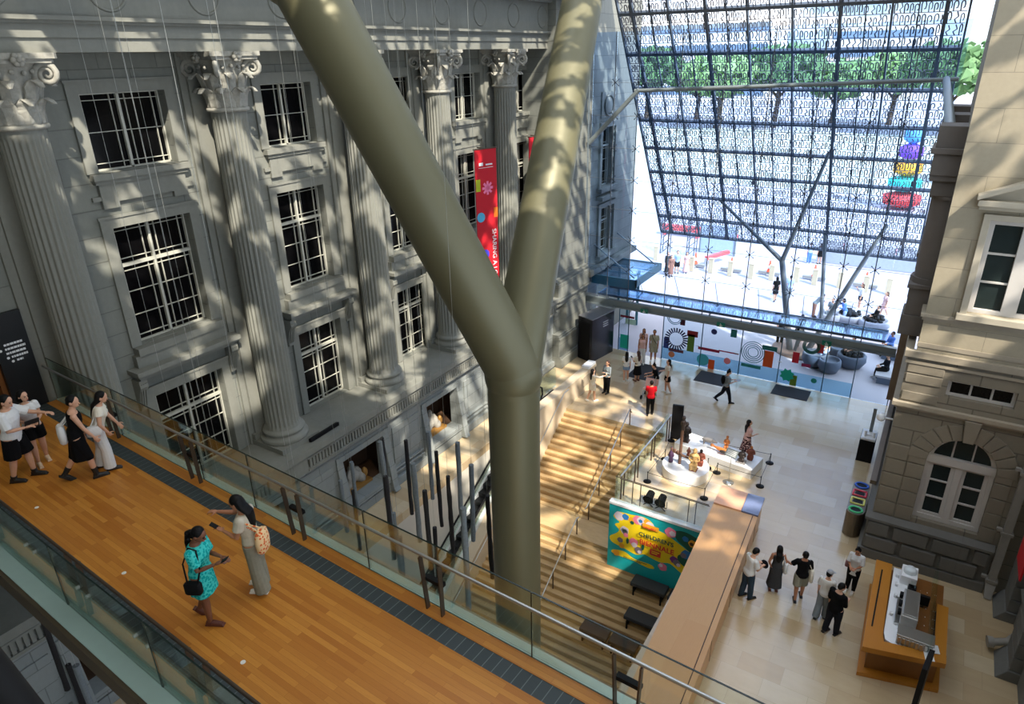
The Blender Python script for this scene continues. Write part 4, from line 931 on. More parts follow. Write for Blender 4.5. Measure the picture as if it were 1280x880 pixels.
# steel tree that carries the screen
tr_=thing('screen_support_tree','branching steel tree column carrying the sloping screen outside','column',(-5.2,36.9,0))
fk=V((-6.45,36.6,4.9)); base=V((-5.45,36.8,0))
GS=flat('satin grey steel',srgb(150,152,150),.4,.4)
for a,b,r0,r1 in ((base,fk,.17,.14),(fk,SP(-10.29,3.0),.12,.07),(fk,SP(-4.87,6.6),.12,.08),(V((-4.6,37.0,0)),SP(-2.06,2.3),.16,.09),(V((-4.2,37.2,1.9)),SP(-4.85,1.2),.1,.09)):
    m=MB(); m.tube([a,b],[r0,r1],12); m.build('limb',GS,tr_)
m=MB(); m.lathe([(1.5,0),(1.5,.05),(.01,.06)],(-4.9,37.1,0),40); m.build('base_disc',flat('brown granite disc',srgb(150,124,110),.6,var=.3,scale=30),tr_)
for a in (0,2.1,4.2): m=MB(); m.bar(V((-5.0+.35*cos(a),37+.35*sin(a),.05)),V((-5.0+.1*cos(a),37+.1*sin(a),1.2)),.18,.03); m.build('fin',GS,tr_)
# glass entrance canopy on the left, outside
cn=thing('side_canopy','blue-green glass and steel canopy fixed to the grey facade outside the glass wall','canopy',(-13.9,34.5,3.8))
m=MB(); m.box(-15.4,-12.95,32.75,36.3,3.9,3.94); m.build('roof_pane',GLASSB,cn)
TEAL=flat('teal painted steel',srgb(72,128,138),.45,.1)
for q in ((-15.45,-12.85,32.65,32.75,3.45,3.95),(-12.95,-12.85,32.65,36.4,3.55,3.95),(-15.45,-12.85,36.3,36.4,3.55,3.95)): m=MB(); m.box(*q); m.build('fascia',TEAL,cn)
for y in (33.9,35.1): m=MB(); m.box(-15.4,-12.9,y-.03,y+.03,3.8,3.9); m.build('joist',TEAL,cn)
for y in (33.0,36.0): m=MB(); m.tube([(-15.5,y,5.5),(-13.1,y,3.95)],.035,8); m.build('stay_rod',STEELG,cn)
for k in range(3): m=MB(); m.box(-15.4+.6*k,-15.25+.6*k,36.2,36.28,0,3.5); m.build('post',TEAL,cn)
# ================================================================ outdoors
m=MB(); m.box(-160,60,32.32,58,-.3,-.002); m.build('ground_paving',flat('pale granite paving',srgb(176,172,180),.7,var=.05,scale=.6),kind='structure')
m=MB(); m.box(-160,60,58,84,-.3,-.01); m.box(-160,60,84,420,-.3,-.005); m.build('ground_road',flat('sunlit pale road',srgb(164,164,172),.8,var=.06,scale=.3),kind='structure')
m=MB(); m.box(-100,40,86,150,-.1,.02); tag(m.build('field_grass',flat('pale dry grass',srgb(176,180,168),.9,var=.2,scale=1)),None,None,None,'stuff')
TAN=flat('tan bollard',srgb(206,190,158),.7)
BOL=[(-18.2,50.1),(-14.8,48.45),(-13.44,48.7),(-12,48.6),(-10.55,48.7),(-9.2,49),(-7.62,49.4),(-6.4,49.3),(-4.8,49.4),(-3.2,49.3),(-1.85,49.4)]
bl=['beside the left group of people outside','behind the pink-dressed woman','third along the row outside','in front of the orange cone nearest the pink-dressed woman','just left of the cable over the second cone','left of the steel tree','behind the two walkers by the steel tree','in front of the cone in the middle of the row','half hidden by the leaning steel limb','behind the woman in a white top','last of the row, behind the woman in pink']
for k,(x,y) in enumerate(BOL): m=MB(); m.prism([(x-.17,y-.14,0),(x+.17,y-.14,0),(x+.17,y+.14,0),(x-.17,y+.14,0)],(0,0,1.05)); m.box(x-.19,x+.19,y-.16,y+.16,1.05,1.1); tag(m.build('bollard',TAN,bevel=.02),'square tan stone bollard '+bl[k],'bollard','bollards along the forecourt')
OR=flat('cone orange',srgb(240,84,40),.5)
def cone_barrier(x,y,label):
    t=thing('traffic_cone',label,'traffic cone',(x,y,0),0,'cones on low barrier feet')
    m=MB(); m.lathe([(.2,.28),(.15,.4),(.14,.42),(.05,1.1),(.001,1.12)],(x,y,0),14); m.build('cone',OR,t)
    m=MB(); m.lathe([(.128,.52),(.137,.52),(.112,.72),(.1,.72)],(x,y,0),14); m.build('white_band',WHITE,t)
    m=MB(); m.box(x-.75,x+.75,y-.14,y+.14,.1,.28); m.box(x-.12,x+.12,y-.4,y+.4,0,.12); m.build('foot',flat('barrier foot',srgb(150,148,144),.7),t)
for (x,y),l in zip(((-12.2,49.6),(-9.6,50.1),(-6.6,50.4),(-3.3,50.2),(-14.9,49.6)),('behind the second bollard from the pink-dressed woman','left of the steel tree outside','in the middle of the forecourt','behind the woman in a white top','lying next to the group of people')): cone_barrier(x,y,'orange traffic cone on a low barrier foot '+l)
t=thing('barricade','row of grey hoarding panels with a red top rail along the road','hoarding',(-4,55.5,0))
for k in range(5): x0=-7.3+k*1.75; m=MB(); m.box(x0,x0+1.72,55.3,55.36,.05,1.75); m.build('panel',flat('grey hoarding',srgb(170,176,184),.6),t)
m=MB(); m.box(-7.3,1.5,56.6,57.0,.9,1.25); m.build('red_rail',flat('red barrier',srgb(236,96,96),.6),t)
for k,(x,y,z,w,lb) in enumerate(((-19,58,.0,3.4,'red barrier beam by the road nearest the grey facade'),(-14.4,57,.0,1.1,'short red barrier beam behind the truss towers'))): m=MB(); m.box(x-w/2,x+w/2,y,y+.5,.5,.95); m.box(x-w/2+.1,x-w/2+.3,y,y+.5,0,.5); m.box(x+w/2-.3,x+w/2-.1,y,y+.5,0,.5); tag(m.build('road_barrier',flat('red barrier',srgb(236,96,96),.6)),lb,'barrier','red road barriers')
t=thing('road_barrier','slanting red barrier arm behind the group of people','barrier',(-13.6,50.8,0),0,'red road barriers'); m=MB(); m.bar((-14.3,50.3,.6),(-13.2,52.3,.75),.3,.25); m.build('arm',flat('red barrier',srgb(236,96,96),.6),t); m=MB(); m.box(-14.4,-14.2,50.2,50.5,0,.6); m.build('post',flat('grey hoarding',srgb(170,176,184),.6),t)
def truss(x,y,h,lb):
    t=thing('truss_tower',lb,'truss tower',(x,y,0),0,'black truss towers by the road'); m=MB()
    for sx in (-.3,.3):
        for sy in (-.3,.3): m.tube([(x+sx,y+sy,0),(x+sx,y+sy,h)],.04,5)
    m.build('legs_frame',STEELB,t); m=MB()
    for k in range(int(h/.6)):
        z=k*.6
        for a,b in (((-.3,-.3),(.3,-.3)),((-.3,.3),(.3,.3)),((-.3,-.3),(-.3,.3))): m.tube([(x+a[0],y+a[1],z),(x+b[0],y+b[1],z+.6)],.025,4)
    m.build('lacing',STEELB,t)
truss(-18.3,52.4,3,'pale truss tower by the road, nearer the grey facade'); truss(-16.2,52.6,3.2,'dark truss tower by the road, beside the blue panel')
t=thing('road_screen','large pale blue glass panel standing by the road','panel',(-14.4,54,0)); m=MB(); m.box(-15.9,-13.2,53.9,54,.1,2.3); m.build('sheet',flat('pale blue sheet',srgb(176,196,220),.3),t); m=MB(); m.box(-13.2,-13.1,53.85,54.05,0,2.4); m.box(-16,-15.9,53.85,54.05,0,2.4); m.build('post',STEELG,t)
t=thing('lantern_tower','tall rainbow coloured inflatable tower far across the field','sculpture',(-3.5,79.5,0))
for k,c in enumerate(((230,60,60),(40,200,190),(250,180,40),(120,70,220),(90,170,240),(240,240,250))): m=MB(); m.lathe([(.1,-.12),(1.7-.2*k,.4),(1.75-.22*k,1.2),(.1,1.7)],(-3.5,79.5,.1+1.55*k),16); m.build('tier',flat('lantern%d'%k,srgb(*c),.6),t)
t=thing('event_tent','red and white event tent across the field','tent',(2,98,0)); m=MB(); m.box(-1,5,96,100,0,3); m.build('wall',WHITE,t); m=MB(); m.prism([(-1.3,95.7,3),(5.3,95.7,3),(2,95.7,5.5)],(0,4.6,0)); m.build('roof',flat('tent red',srgb(226,60,70),.7),t)
# trees across the field
LEAF=[flat('leaf green %d'%k,c,.7,var=.4,scale=.6) for k,c in enumerate((srgb(110,146,92),srgb(132,166,104),srgb(92,128,84)))]
BARK=flat('bark',srgb(86,70,54),.9)
def tree(x,y,h,k,label):
    t=thing('tree',label,'tree',(x,y,0),0,'rain trees across the field'); r=random.Random(k)
    m=MB(); m.tube([(x,y,0),(x+.3,y,h*.35),(x,y,h*.6)],[.6,.45,.3],8)
    for a in range(4): m.tube([(x+.2,y,h*.35),(x+3.4*cos(a*1.6),y+3*sin(a*1.6),h*.62)],[.3,.12],6)
    m.build('trunk',BARK,t); m=MB(); R=h*.44
    for q in range(420):
        a=r.uniform(0,2*pi); u=r.random()**.5; zz=r.uniform(-1,1); c=V((x+R*u*cos(a)*1.15,y+R*u*sin(a),h*.72+h*.26*zz*sqrt(max(0,1-u*u*.8)))); s=r.uniform(.5,1.25)
        n1=V((r.uniform(-1,1),r.uniform(-1,1),r.uniform(-1,1))).normalized(); n2=n1.orthogonal()
        m.add([c+n1*s,c+n2*s,c-n1*s,c-n2*s,c+n1.cross(n2)*s*.7],[(0,1,4),(1,2,4),(2,3,4),(3,0,4),(0,3,2,1)])
    m.build('crown',LEAF[k%3],t)
for k in range(11):
    x=-84+k*10.2; y=150+6*((k*5)%4); tree(x,y,13+1.6*((k*7)%3),k,'broad green tree across the field beyond the lattice screen')
def building(x,y,w,d,h,label,c,rowsn,colsn):
    t=thing('office_building',label,'building',(x,y,0),0,'buildings beyond the trees'); m=MB(); m.box(x-w/2,x+w/2,y,y+d,0,h); m.build('wall',flat('far wall %s'%c[0],srgb(*c),.8),t)
    for r in range(rowsn): z=h*(r+.35)/rowsn; m=MB(); m.box(x-w/2+1,x+w/2-1,y-.1,y+.05,z,z+h/rowsn*.42); m.build('window_row',flat('far window',srgb(120,140,160),.2),t)
building(-75,230,46,20,24,'long low white building far beyond the trees',(226,222,214),4,8)
building(-26,260,30,20,21,'pale stone block far beyond the trees, behind the middle of the screen',(216,208,196),4,6)
# planters that serve as seats
CONC=flat('pale concrete planter',srgb(178,176,180),.8); CONCD=flat('blue grey concrete planter',srgb(92,104,122),.7)
def bowl(x,y,r,h,mat,label,plant):
    t=thing('bowl_planter',label,'planter',(x,y,0),0,'round bowl planters on the forecourt')
    m=MB(); m.lathe([(.001,0),(r*.7,0),(r,h*.5),(r*.98,h*.9),(r*.9,h),(r*.8,h),(r*.78,h*.8),(.001,h*.8)],(x,y,0),28); m.build('bowl',mat,t)
    if plant:
        m=MB(); r_=random.Random(int(x*10))
        for k in range(50):
            a=r_.uniform(0,2*pi); q=r*.7*r_.random(); m.ball((x+q*cos(a),y+q*sin(a),h*.95+r_.uniform(0,.22)),(.12,.12,.1),4)
        m.build('plants',flat('dark planting',srgb(26,30,34),.8,var=.4),t)
bowl(-3.3,42.5,.75,.62,CONC,'pale round planter beside the person in blue',True); bowl(-1.95,42.2,.85,.62,CONC,'pale round planter nearest the tan building with dark planting',True); bowl(-4.3,42.3,.7,.6,CONC,'pale round planter behind the leaning steel limb',False)
bowl(-4.0,35.35,.6,.7,CONCD,'blue-grey round planter by the granite disc',False); bowl(-3.2,34.9,.55,.68,CONCD,'dark round planter closest to the glass doors',False); bowl(-2.35,36.1,.7,.7,CONCD,'dark round planter beside the seated pair',True); bowl(-3.0,36.9,.55,.65,CONCD,'dark round planter behind the seated pair',False)
for (x,y),lb in (((-.85,38.6),'stone bench against the building with a person in blue'),((-.75,35.3),'stone bench just outside the glass with a person in black')):
    t=thing('bench',lb,'bench',(x,y,0),0,'stone benches outside'); m=MB(); m.box(x-.35,x+.55,y-.8,y+.8,.36,.46); m.build('seat',CONC,t)
    for s in (-.6,.6): m=MB(); m.box(x-.25,x+.45,y+s-.1,y+s+.1,0,.36); m.build('leg',CONCD,t)
# ================================================================ display plinths and figures
def remesh(o,vox,sm=3,f=.5):
    r=o.modifiers.new('remesh','REMESH'); r.mode='VOXEL'; r.voxel_size=vox; r.use_smooth_shade=True
    if sm: s=o.modifiers.new('smooth','SMOOTH'); s.iterations=sm; s.factor=f
    return o
m=MB(); m.cyl((-6.38,22.38),.88,0.0,.4,48); tag(m.build('round_plinth',WHITE,bevel=.01),'low round white display plinth with carved figures','plinth')
ca,sa=cos(radians(-9)),sin(radians(-9)); PX,PY=V((ca,sa,0)),V((-sa,ca,0)); PC=V((-5.62,24.02,0))
m=MB(); m.obox(PC+V((0,0,.21)),PX*1.62,PY*.56,V((0,0,.21))); tag(m.build('long_plinth',WHITE,bevel=.01),'low oblong white display plinth with carved figures in a row','plinth')
WD1=flat('carved dark wood',srgb(40,30,28),.55,var=.4,scale=30); WD2=flat('carved orange wood',srgb(196,122,64),.55,var=.3,scale=20); WD3=flat('carved golden wood',srgb(196,160,104),.55,var=.35,scale=20); WD4=flat('carved red brown wood',srgb(128,66,48),.6,var=.4,scale=20); WGR=flat('carved grey stone',srgb(140,136,134),.7,var=.3,scale=20); WD5=flat('carved brown post',srgb(104,74,58),.7,var=.3,scale=20)
def figure(x,y,z,h,mat,label,head=None,seat=False,name='carved_figure',w=1,base=None):
    t=thing(name,label,'sculpture',(x,y,z),0,'carved figures on the plinths'); b=MB()
    b.lathe([(.001,0),(.13*w*h,0),(.15*w*h,.25*h),(.1*w*h,.42*h),(.14*w*h,.62*h),(.16*w*h,.7*h),(.06*w*h,.78*h),(.001,.8*h)],(x,y,z),14)
    for s in (-1,1):
        b.tube([(x+s*.15*w*h,y,z+.68*h),(x+s*.2*w*h,y-.04*h,z+.5*h),(x+s*.07*w*h,y-.15*h,z+.44*h)],[.05*h,.045*h,.04*h],8)
        b.tube([(x+s*.07*h*w,y,z+.3*h),(x+s*.11*h*w,y-.13*h,z+.26*h),(x+s*.09*h*w,y-.12*h,z+.02*h)],[.07*h,.06*h,.05*h],8)
    remesh(b.build('body',mat,t),.018)
    b=MB(); b.ball((x,y,z+.88*h),(.085*h,.09*h,.115*h),9); b.cone((x,y-.08*h,z+.88*h),(x,y-.12*h,z+.85*h),.03*h,.02*h,6); b.tube([(x,y,z+.74*h),(x,y,z+.85*h)],.045*h,8); remesh(b.build('head',head or mat,t),.014)
    if base: b=MB(); b.box(x-.14*w,x+.14*w,y-.14,y+.14,z,z+.05); b.build('base',base,t)
    return t
z=.4
t=thing('carved_post','tall carved brown totem post in the middle of the round plinth','sculpture',(-6.62,22.35,z),0,'carved figures on the plinths')
b=MB(); b.tube([(-6.62,22.35,z),(-6.62,22.35,z+1.3),(-6.6,22.36,z+1.62)],[.06,.055,.05],10); b.build('shaft',WD5,t)
b=MB(); b.ball((-6.6,22.36,z+1.78),(.1,.11,.16),8); b.ball((-6.6,22.36,z+2.0),(.07,.08,.1),8); b.tube([(-6.6,22.36,z+1.5),(-6.6,22.3,z+1.9)],.07,8); remesh(b.build('carving',WD1,t),.014)
b=MB(); b.tube([(-7.0,22.3,z+.55),(-6.62,22.33,z+.42),(-6.2,22.36,z+.32)],[.05,.06,.03],8)
for k in range(4): b.ball((-6.95+.12*k,22.3,z+.6-.04*k),.06,5)
b.build('cross_arm',WD5,t)
t=thing('carved_vessel','small dark purple pointed figure on the round plinth, nearest the stairs','sculpture',(-6.95,22.28,z),0,'carved figures on the plinths'); b=MB(); b.lathe([(.001,0),(.08,.01),(.1,.1),(.07,.2),(.12,.3),(.08,.45),(.03,.52),(.02,.68),(.001,.7)],(-6.95,22.28,z),14); b.build('body',flat('carved purple',srgb(70,46,76),.5,var=.4,scale=25),t)
figure(-6.02,22.2,z,.95,WD3,'golden carved standing figure on the round plinth',base=WD4); figure(-5.9,22.62,z,.72,WD4,'red brown carved figure with a black head on the round plinth',head=WD1,w=1.2); figure(-6.5,23.05,z,.4,WD4,'small brown carving behind the totem post')
z=.42
figure(-6.95,24.05,z,.9,WD1,'dark carved figure at the stair end of the long plinth',base=WD5)
t=thing('carved_boar','grey stone boar standing on the long plinth','sculpture',(-6.1,24.25,z),0,'carved figures on the plinths'); b=MB(); x,y=-6.1,24.25
b.ball((x,y,z+.2),(.25,.1,.1),9); b.ball((x+.23,y,z+.2),(.1,.07,.08),8); b.cone((x+.29,y,z+.19),(x+.37,y,z+.16),.05,.035,8)
for sx in (-.16,.14):
    for sy in (-.055,.055): b.tube([(x+sx,y+sy,z+.16),(x+sx+.015,y+sy,z+.08),(x+sx,y+sy,z)],[.045,.03,.03],7)
for sy in (-.06,.06): b.cone((x+.2,y+sy*.7,z+.25),(x+.19,y+sy,z+.32),.03,.01,6)
b.tube([(x-.24,y,z+.22),(x-.3,y,z+.16)],.014,5); remesh(b.build('body',WGR,t),.014)
figure(-5.35,24.2,z,.66,WD2,'orange carved standing figure on the long plinth',w=.8)
t=thing('carved_boat','orange wooden boat-like carving lying on the long plinth','sculpture',(-5.45,23.85,z),0,'carved figures on the plinths'); b=MB(); b.tube([(-5.85,23.95,z+.22),(-5.75,23.93,z+.18),(-5.5,23.88,z+.15),(-5.2,23.8,z+.15),(-5.08,23.78,z+.1)],[.05,.04,.09,.11,.05],10); b.ball((-5.85,23.95,z+.2),.07,7); remesh(b.build('body',WD2,t),.016); b=MB(); b.ball((-5.35,23.72,z+.16),(.15,.05,.07),7); b.build('hollow',WD1,t)
figure(-4.6,23.6,z,.6,WD1,'dark carved kneeling figure near the end of the long plinth',w=1.2,base=WGR); figure(-4.35,23.95,z,.62,WD4,'red brown carved seated figure at the far end of the long plinth',head=WD2,w=1.3)
# rope stanchions
ROPE=[(-7.68,24.46),(-7.41,22.97),(-7.43,21.14),(-5.25,21.17),(-5.34,23.05),(-3.69,22.96),(-3.75,24.76),(-5.75,23.2)]
rl=['by the black slab sign','at the side of the round plinth facing the stairs','at the corner nearest the stair balustrade','in front of the round plinth, nearest the counter','between the two plinths, in front of the long one','at the corner beside the information stand','behind the far end of the long plinth','tight between the round and long plinths']
for (x,y),l in zip(ROPE,rl):
    t=thing('rope_stanchion','short black rope post '+l,'barrier post',(x,y,0),0,'rope posts round the plinths'); m=MB(); m.lathe([(.001,0),(.15,0),(.15,.02),(.04,.035),(.001,.04)],(x,y,0),20); m.build('base',BLACK,t)
    m=MB(); m.cyl((x,y),.015,.02,.42,8); m.ball((x,y,.43),.025,6); m.build('post',BLACK,t)
for k,(a,b_) in enumerate(((0,1),(1,2),(2,3),(3,4),(4,5),(5,6),(6,0))):
    p,q=V((*ROPE[a],.41)),V((*ROPE[b_],.41)); m=MB(); m.tube([p.lerp(q,f)-V((0,0,.12*f*(1-f))) for f in [i/8 for i in range(9)]],.009,5)
    tag(m.build('barrier_rope',BLACK),'thin black rope '+('from the slab sign along the stairs','along the stair side of the round plinth','across the front of the round plinth','from the counter side to between the plinths','along the front of the long plinth','across the far end of the long plinth','along the back of the long plinth')[k],'rope','ropes round the plinths')
t=thing('information_sign','thin steel stand with a tilted text plate beside the long plinth','sign stand',(-4.78,22.63,0)); m=MB(); m.lathe([(.001,0),(.2,0),(.2,.015),(.02,.03)],(-4.78,22.63,0),24); m.build('base',STEEL,t); m=MB(); m.cyl((-4.78,22.63),.014,.02,1.25,8); m.build('pole',STEEL,t)
m=MB(); c=V((-4.78,22.6,1.3)); ax=V((.22,-.04,0)); ay=V((0.02,.09,.12)); m.obox(c,ax,ay,ax.cross(ay).normalized()*.012); p=m.build('plate',STEELG,t)
m=MB(); nn=ax.cross(ay).normalized()
for k in range(5): m.obox(c+ay*(.6-.3*k)+nn*.013,ax*.8,ay*.06,nn*.002)
m.build('text_line',WHITE,p)
# stage lights
for x,l in ((-6.85,'black floor spotlight beside the glass rail, nearer the stairs'),(-6.4,'black floor spotlight beside the glass rail, nearer the counter')):
    t=thing('floor_spotlight',l,'spotlight',(x,20.0,0),0,'floor spotlights above the mural'); m=MB(); m.tube([(x,20.05,.38),(x,19.82,.3),(x,19.7,.26)],[.13,.15,.2],14); m.build('can',BLACKM,t); m=MB(); m.tube([(x-.2,19.88,.3),(x-.2,19.88,.02),(x+.2,19.88,.02),(x+.2,19.88,.3)],.015,6); m.build('yoke',BLACK,t)
    m=MB(); m.tube([(x-.16,19.7,.02),(x-.05,19.9,.02),(x+.2,19.7,.02)],.015,5); m.build('cable',BLACK,t)
# lamp on the facade ledge, lamp hung near the niche
m=MB(); m.obox((-15.5,13.0,3.93),(.04,.02,0),(-.02,.62,0),(0,0,.06)); o=m.build('ledge_lamp',BLACK); tag(o,'black linear lamp lying on the grey stone ledge','lamp')
# figures in the niches
MAR=flat('white marble figure',srgb(160,156,146),.6,var=.2,scale=8); GOLD=flat('gilded base',srgb(176,132,70),.4,.4)
for yc,lb in ((19.15,'white draped figure group on a gilded base in the niche nearest the bronze column'),(14.6,'white and brown figure group in the large wall niche behind the hanging poles')):
    t=thing('niche_sculpture',lb,'sculpture',(-16.2,yc,.7),0,'figure groups in the wall niches'); b=MB(); x=-16.25
    for dx,dy,dz,r in ((0,0,.35,.24),(.05,.2,.28,.2),(.05,-.22,.25,.2),(-.02,.02,.62,.15),(0,.03,.8,.1),(.12,.3,.15,.18),(.1,-.35,.14,.16),(0,.25,.52,.1)): b.ball((x+dx,yc+dy,.72+dz),(r,r,r*1.1),8)
    for s in (-1,1): b.tube([(x,yc+s*.12,1.35),(x+.1,yc+s*.3,1.2),(x+.2,yc+s*.25,1.05)],[.07,.06,.05],7)
    remesh(b.build('figures',MAR,t),.022)
    b=MB(); b.box(x-.3,x+.4,yc-.55,yc+.6,.62,.78); b.build('base',GOLD,t)
    b=MB(); b.tube([(x+.1,yc-.45,.8),(x+.15,yc-.5,1.5)],.02,6); b.build('staff',GOLD,t); b=MB(); b.ball((x+.12,yc+.5,1.0),(.12,.12,.2),7); b.build('vessel',GOLD,t)
# ================================================================ cafe kiosk
kz=thing('cafe_kiosk','amber plywood cafe kiosk with a white service counter beside the stone base','kiosk',(1.4,17.4,0))
m=MB(); m.prism([(.52,15.6,.0),(2.35,16.05,0),(2.35,19.3,0),(.42,19.3,0)],(0,0,.12)); m.build('plinth',WOODO,kz)
m=MB(); m.prism([(.66,15.85,.12),(2.2,16.2,.12),(2.2,19.2,.12),(.6,19.2,.12)],(0,0,.8)); m.build('body',flat('dark amber panel',srgb(128,80,28),.5,var=.15),kz)
m=MB(); m.prism([(.5,15.5,.92),(2.32,15.95,.92),(2.32,16.25,.92),(.95,15.95,.92),(.9,16.2,.92),(.86,19.25,.92),(.44,19.25,.92)],(0,0,.16)); m.prism([(2.05,16.25,.92),(2.32,16.25,.92),(2.32,18.2,.92),(2.05,18.2,.92)],(0,0,.1)); m.build('wooden_top',WOODO,kz)
m=MB(); m.obox((.63,17.6,1.082),(.02,0,0),(.0,1.25,0),(0,0,.002)); m.build('slot',BLACK,kz)
m=MB(); pts=[(.92,19.2),(.92,16.35),(.97,16.12),(1.15,16.03),(2.05,16.25),(2.05,16.6),(1.35,16.6),(1.3,19.2)]; m.prism([(x,y,.9) for x,y in pts],(0,0,.13)); m.build('white_counter',WHITE,kz)
m=MB(); m.box(1.62,1.85,16.7,19.0,.8,.9); m.build('tiled_back',flat('dark brown tiles',srgb(62,36,26),.4,var=.3,scale=12),kz)
for k in range(6): m=MB(); m.box(1.64,1.66,16.9+.35*k,16.93+.35*k,.9,.92); m.box(1.8,1.82,16.9+.35*k,16.93+.35*k,.9,.92); m.build('tile_light',WHITE,kz)
m=MB(); m.box(1.9,1.92,15.9,19.2,.95,1.75); m.build('glass_screen',GLASS,kz)
GRS=flat('grey steel appliance',srgb(176,174,168),.4,.3)
def item(name,label,cat,boxes,mat,parts=(),grp='items on the kiosk counter'):
    b=MB(); x=sum((q[0]+q[1])/2 for q in boxes)/len(boxes); y=sum((q[2]+q[3])/2 for q in boxes)/len(boxes)
    t=thing(name,label,cat,(x,y,boxes[0][4]),0,grp)
    for q in boxes: b.box(*q)
    b.build('body',mat,t,bevel=.012)
    for nm,qs,mt in parts:
        b=MB()
        for q in qs: b.box(*q)
        b.build(nm,mt,t,bevel=.006)
    return t
item('espresso_machine','long grey steel coffee machine on the kiosk counter','coffee machine',[(1.22,1.6,16.75,17.9,1.03,1.42)],GRS,[('cup_tray',[(1.25,1.57,16.8,17.85,1.42,1.46)],STEEL),('group_head',[(1.14,1.22,17.0+.35*k,17.15+.35*k,1.2,1.32) for k in range(3)],BLACK),('drip_tray',[(1.1,1.24,16.78,17.88,1.04,1.09)],STEEL)])
item('display_case','white and steel pastry case at the near end of the kiosk','display case',[(1.2,2.0,16.12,16.5,1.03,1.3)],WHITE,[('louvre',[(1.22+.1*k,1.29+.1*k,16.08,16.13,1.06,1.27) for k in range(8)],STEEL),('lid',[(1.18,2.02,16.1,16.52,1.3,1.33)],STEEL)])
t=item('ice_box','square white box with a domed lid at the far end of the kiosk','box',[(1.1,1.5,18.55,19.1,1.03,1.32)],WHITE); m=MB(); m.lathe([(.17,1.32),(.17,1.4),(.12,1.46),(.001,1.48)],(1.3,18.82,0),20); m.build('dome_lid',flat('pale lid',srgb(214,222,224),.3),t)
item('till_screen','black till screen on the kiosk','till',[(1.55,1.85,17.95,18.05,1.0,1.3)],BLACK,[('stand',[(1.66,1.74,17.96,18.06,.9,1.0)],STEELD)])
item('grinder','black coffee grinder beside the coffee machine','grinder',[(1.3,1.5,18.05,18.25,1.03,1.35)],BLACK,[('hopper',[(1.34,1.46,18.09,18.21,1.35,1.5)],GLASSN)])
for k,(x,y) in enumerate(((1.02,17.1),(1.05,17.9),(1.04,18.4),(1.03,18.8))): 
    m=MB(); m.lathe([(.001,1.03),(.04,1.03),(.05,1.13),(.045,1.13),(.035,1.04),(.001,1.04)],(x,y,0),14); tag(m.build('white_cup',WHITE),'small white cup on the white counter '+('beside the coffee machine','beside the till','near the grinder','near the white box')[k],'cup','cups on the kiosk counter')
for k,(x,y) in enumerate(((1.95,15.98),(2.05,16.3))): m=MB(); m.obox((x,y,1.1),(.1,.03,0),(-.03,.14,0),(0,0,.004)); tag(m.build('paper_sheet',WHITE),'white paper sheet on the kiosk top '+('at its front edge','behind the pastry case corner')[k],'paper','papers on the kiosk')
item('undercounter_fridge','black fridge top at the back of the kiosk','fridge',[(1.93,2.2,16.6,17.9,.1,1.0)],BLACK,[('handle',[(2.2,2.23,17.0,17.5,.7,.74)],STEEL)])
m=MB(); m.obox((1.78,14.5,1.15),(.055,0,0),(.06,.36,0),(0,0,1.15)); t=m.build('display_totem',BLACK,bevel=.01); tag(t,'slim black display totem seen edge-on in front of the kiosk','display totem')
m=MB(); m.obox((1.74,14.5,.02),(.25,0,0),(.06,.42,0),(0,0,.02)); m.build('base',BLACK,t)
hr=thing('steel_rail','sloping grey steel rail with glass at the bottom corner below the wing','rail',(2.7,11.5,3)); m=MB(); m.bar((2.72,12.3,3.0),(2.62,10.2,3.3),.16,.1); m.build('rail',STEELG,hr); m=MB(); m.bar((2.9,12.0,2.55),(2.9,10.2,2.7),.02,.7); m.build('glass_panel',GLASS,hr)
for y in (11.9,11.2,10.5): m=MB(); m.bar((2.72,y,3.0),(2.95,y,2.3),.05,.05); m.build('post',WHITE,hr)
t=thing('gallery_handrail','dark rounded handrail at the bottom corner of the picture, on the viewing gallery','handrail',(-1.1,.2,14.0))
m=MB(); m.tube([V((-1.49,.23,14.174)),V((-1.237,.212,14.128)),V((-.984,.194,14.082)),V((-.73,.176,14.036))],.05,16); m.build('rail',BLACK,t)
# ================================================================ people
def nrm(v): return V(v).normalized()
ARM={'down':((.14,.03,-1),(.04,.16,-1)),'phone':((.12,.28,-1),(-.32,1,.3)),'hold':((.1,.2,-1),(-.45,1,.05)),'point':((.12,.9,-.35),(-.05,1,.06)),'back':((.16,-.3,-1),(.02,-.05,-1)),'fwd':((.1,.35,-1),(.0,.55,-1)),'raise':((.25,.75,.1),(0,.8,.55)),'reach':((.3,.8,-.5),(-.1,1,-.1)),'fold':((.15,.15,-1),(-.95,.5,.12)),'lap':((.08,.35,-1),(-.3,1,-.25)),'hip':((.35,-.1,-1),(-.35,.35,-.9)),'face':((.15,.55,-.8),(-.2,.45,1)),'push':((.05,.55,-.9),(0,1,-.25)),'bag':((.22,-.02,-1),(.05,.5,-.5)),'side':((.5,.3,-.8),(.5,.8,-.1))}
def ring(c,rx,ry,M=None,n=20,p=2.4):
    o=[]
    for i in range(n):
        a=2*pi*i/n; ca,sa=cos(a),sin(a)
        x=rx*abs(ca)**(2/p)*(1 if ca>=0 else -1); y=ry*abs(sa)**(2/p)*(1 if sa>=0 else -1)
        q=V((c[0]+x,c[1]+y,c[2])); o.append(M@q if M else q)
    return o
TORSO=[(.47,.07,.06,0),(.5,.094,.068,-.004),(.545,.096,.07,-.006),(.6,.08,.058,0),(.66,.083,.06,.004),(.73,.096,.068,.006),(.78,.1,.064,.002),(.81,.088,.05,-.004),(.828,.052,.04,-.006),(.845,.034,.035,-.004)]
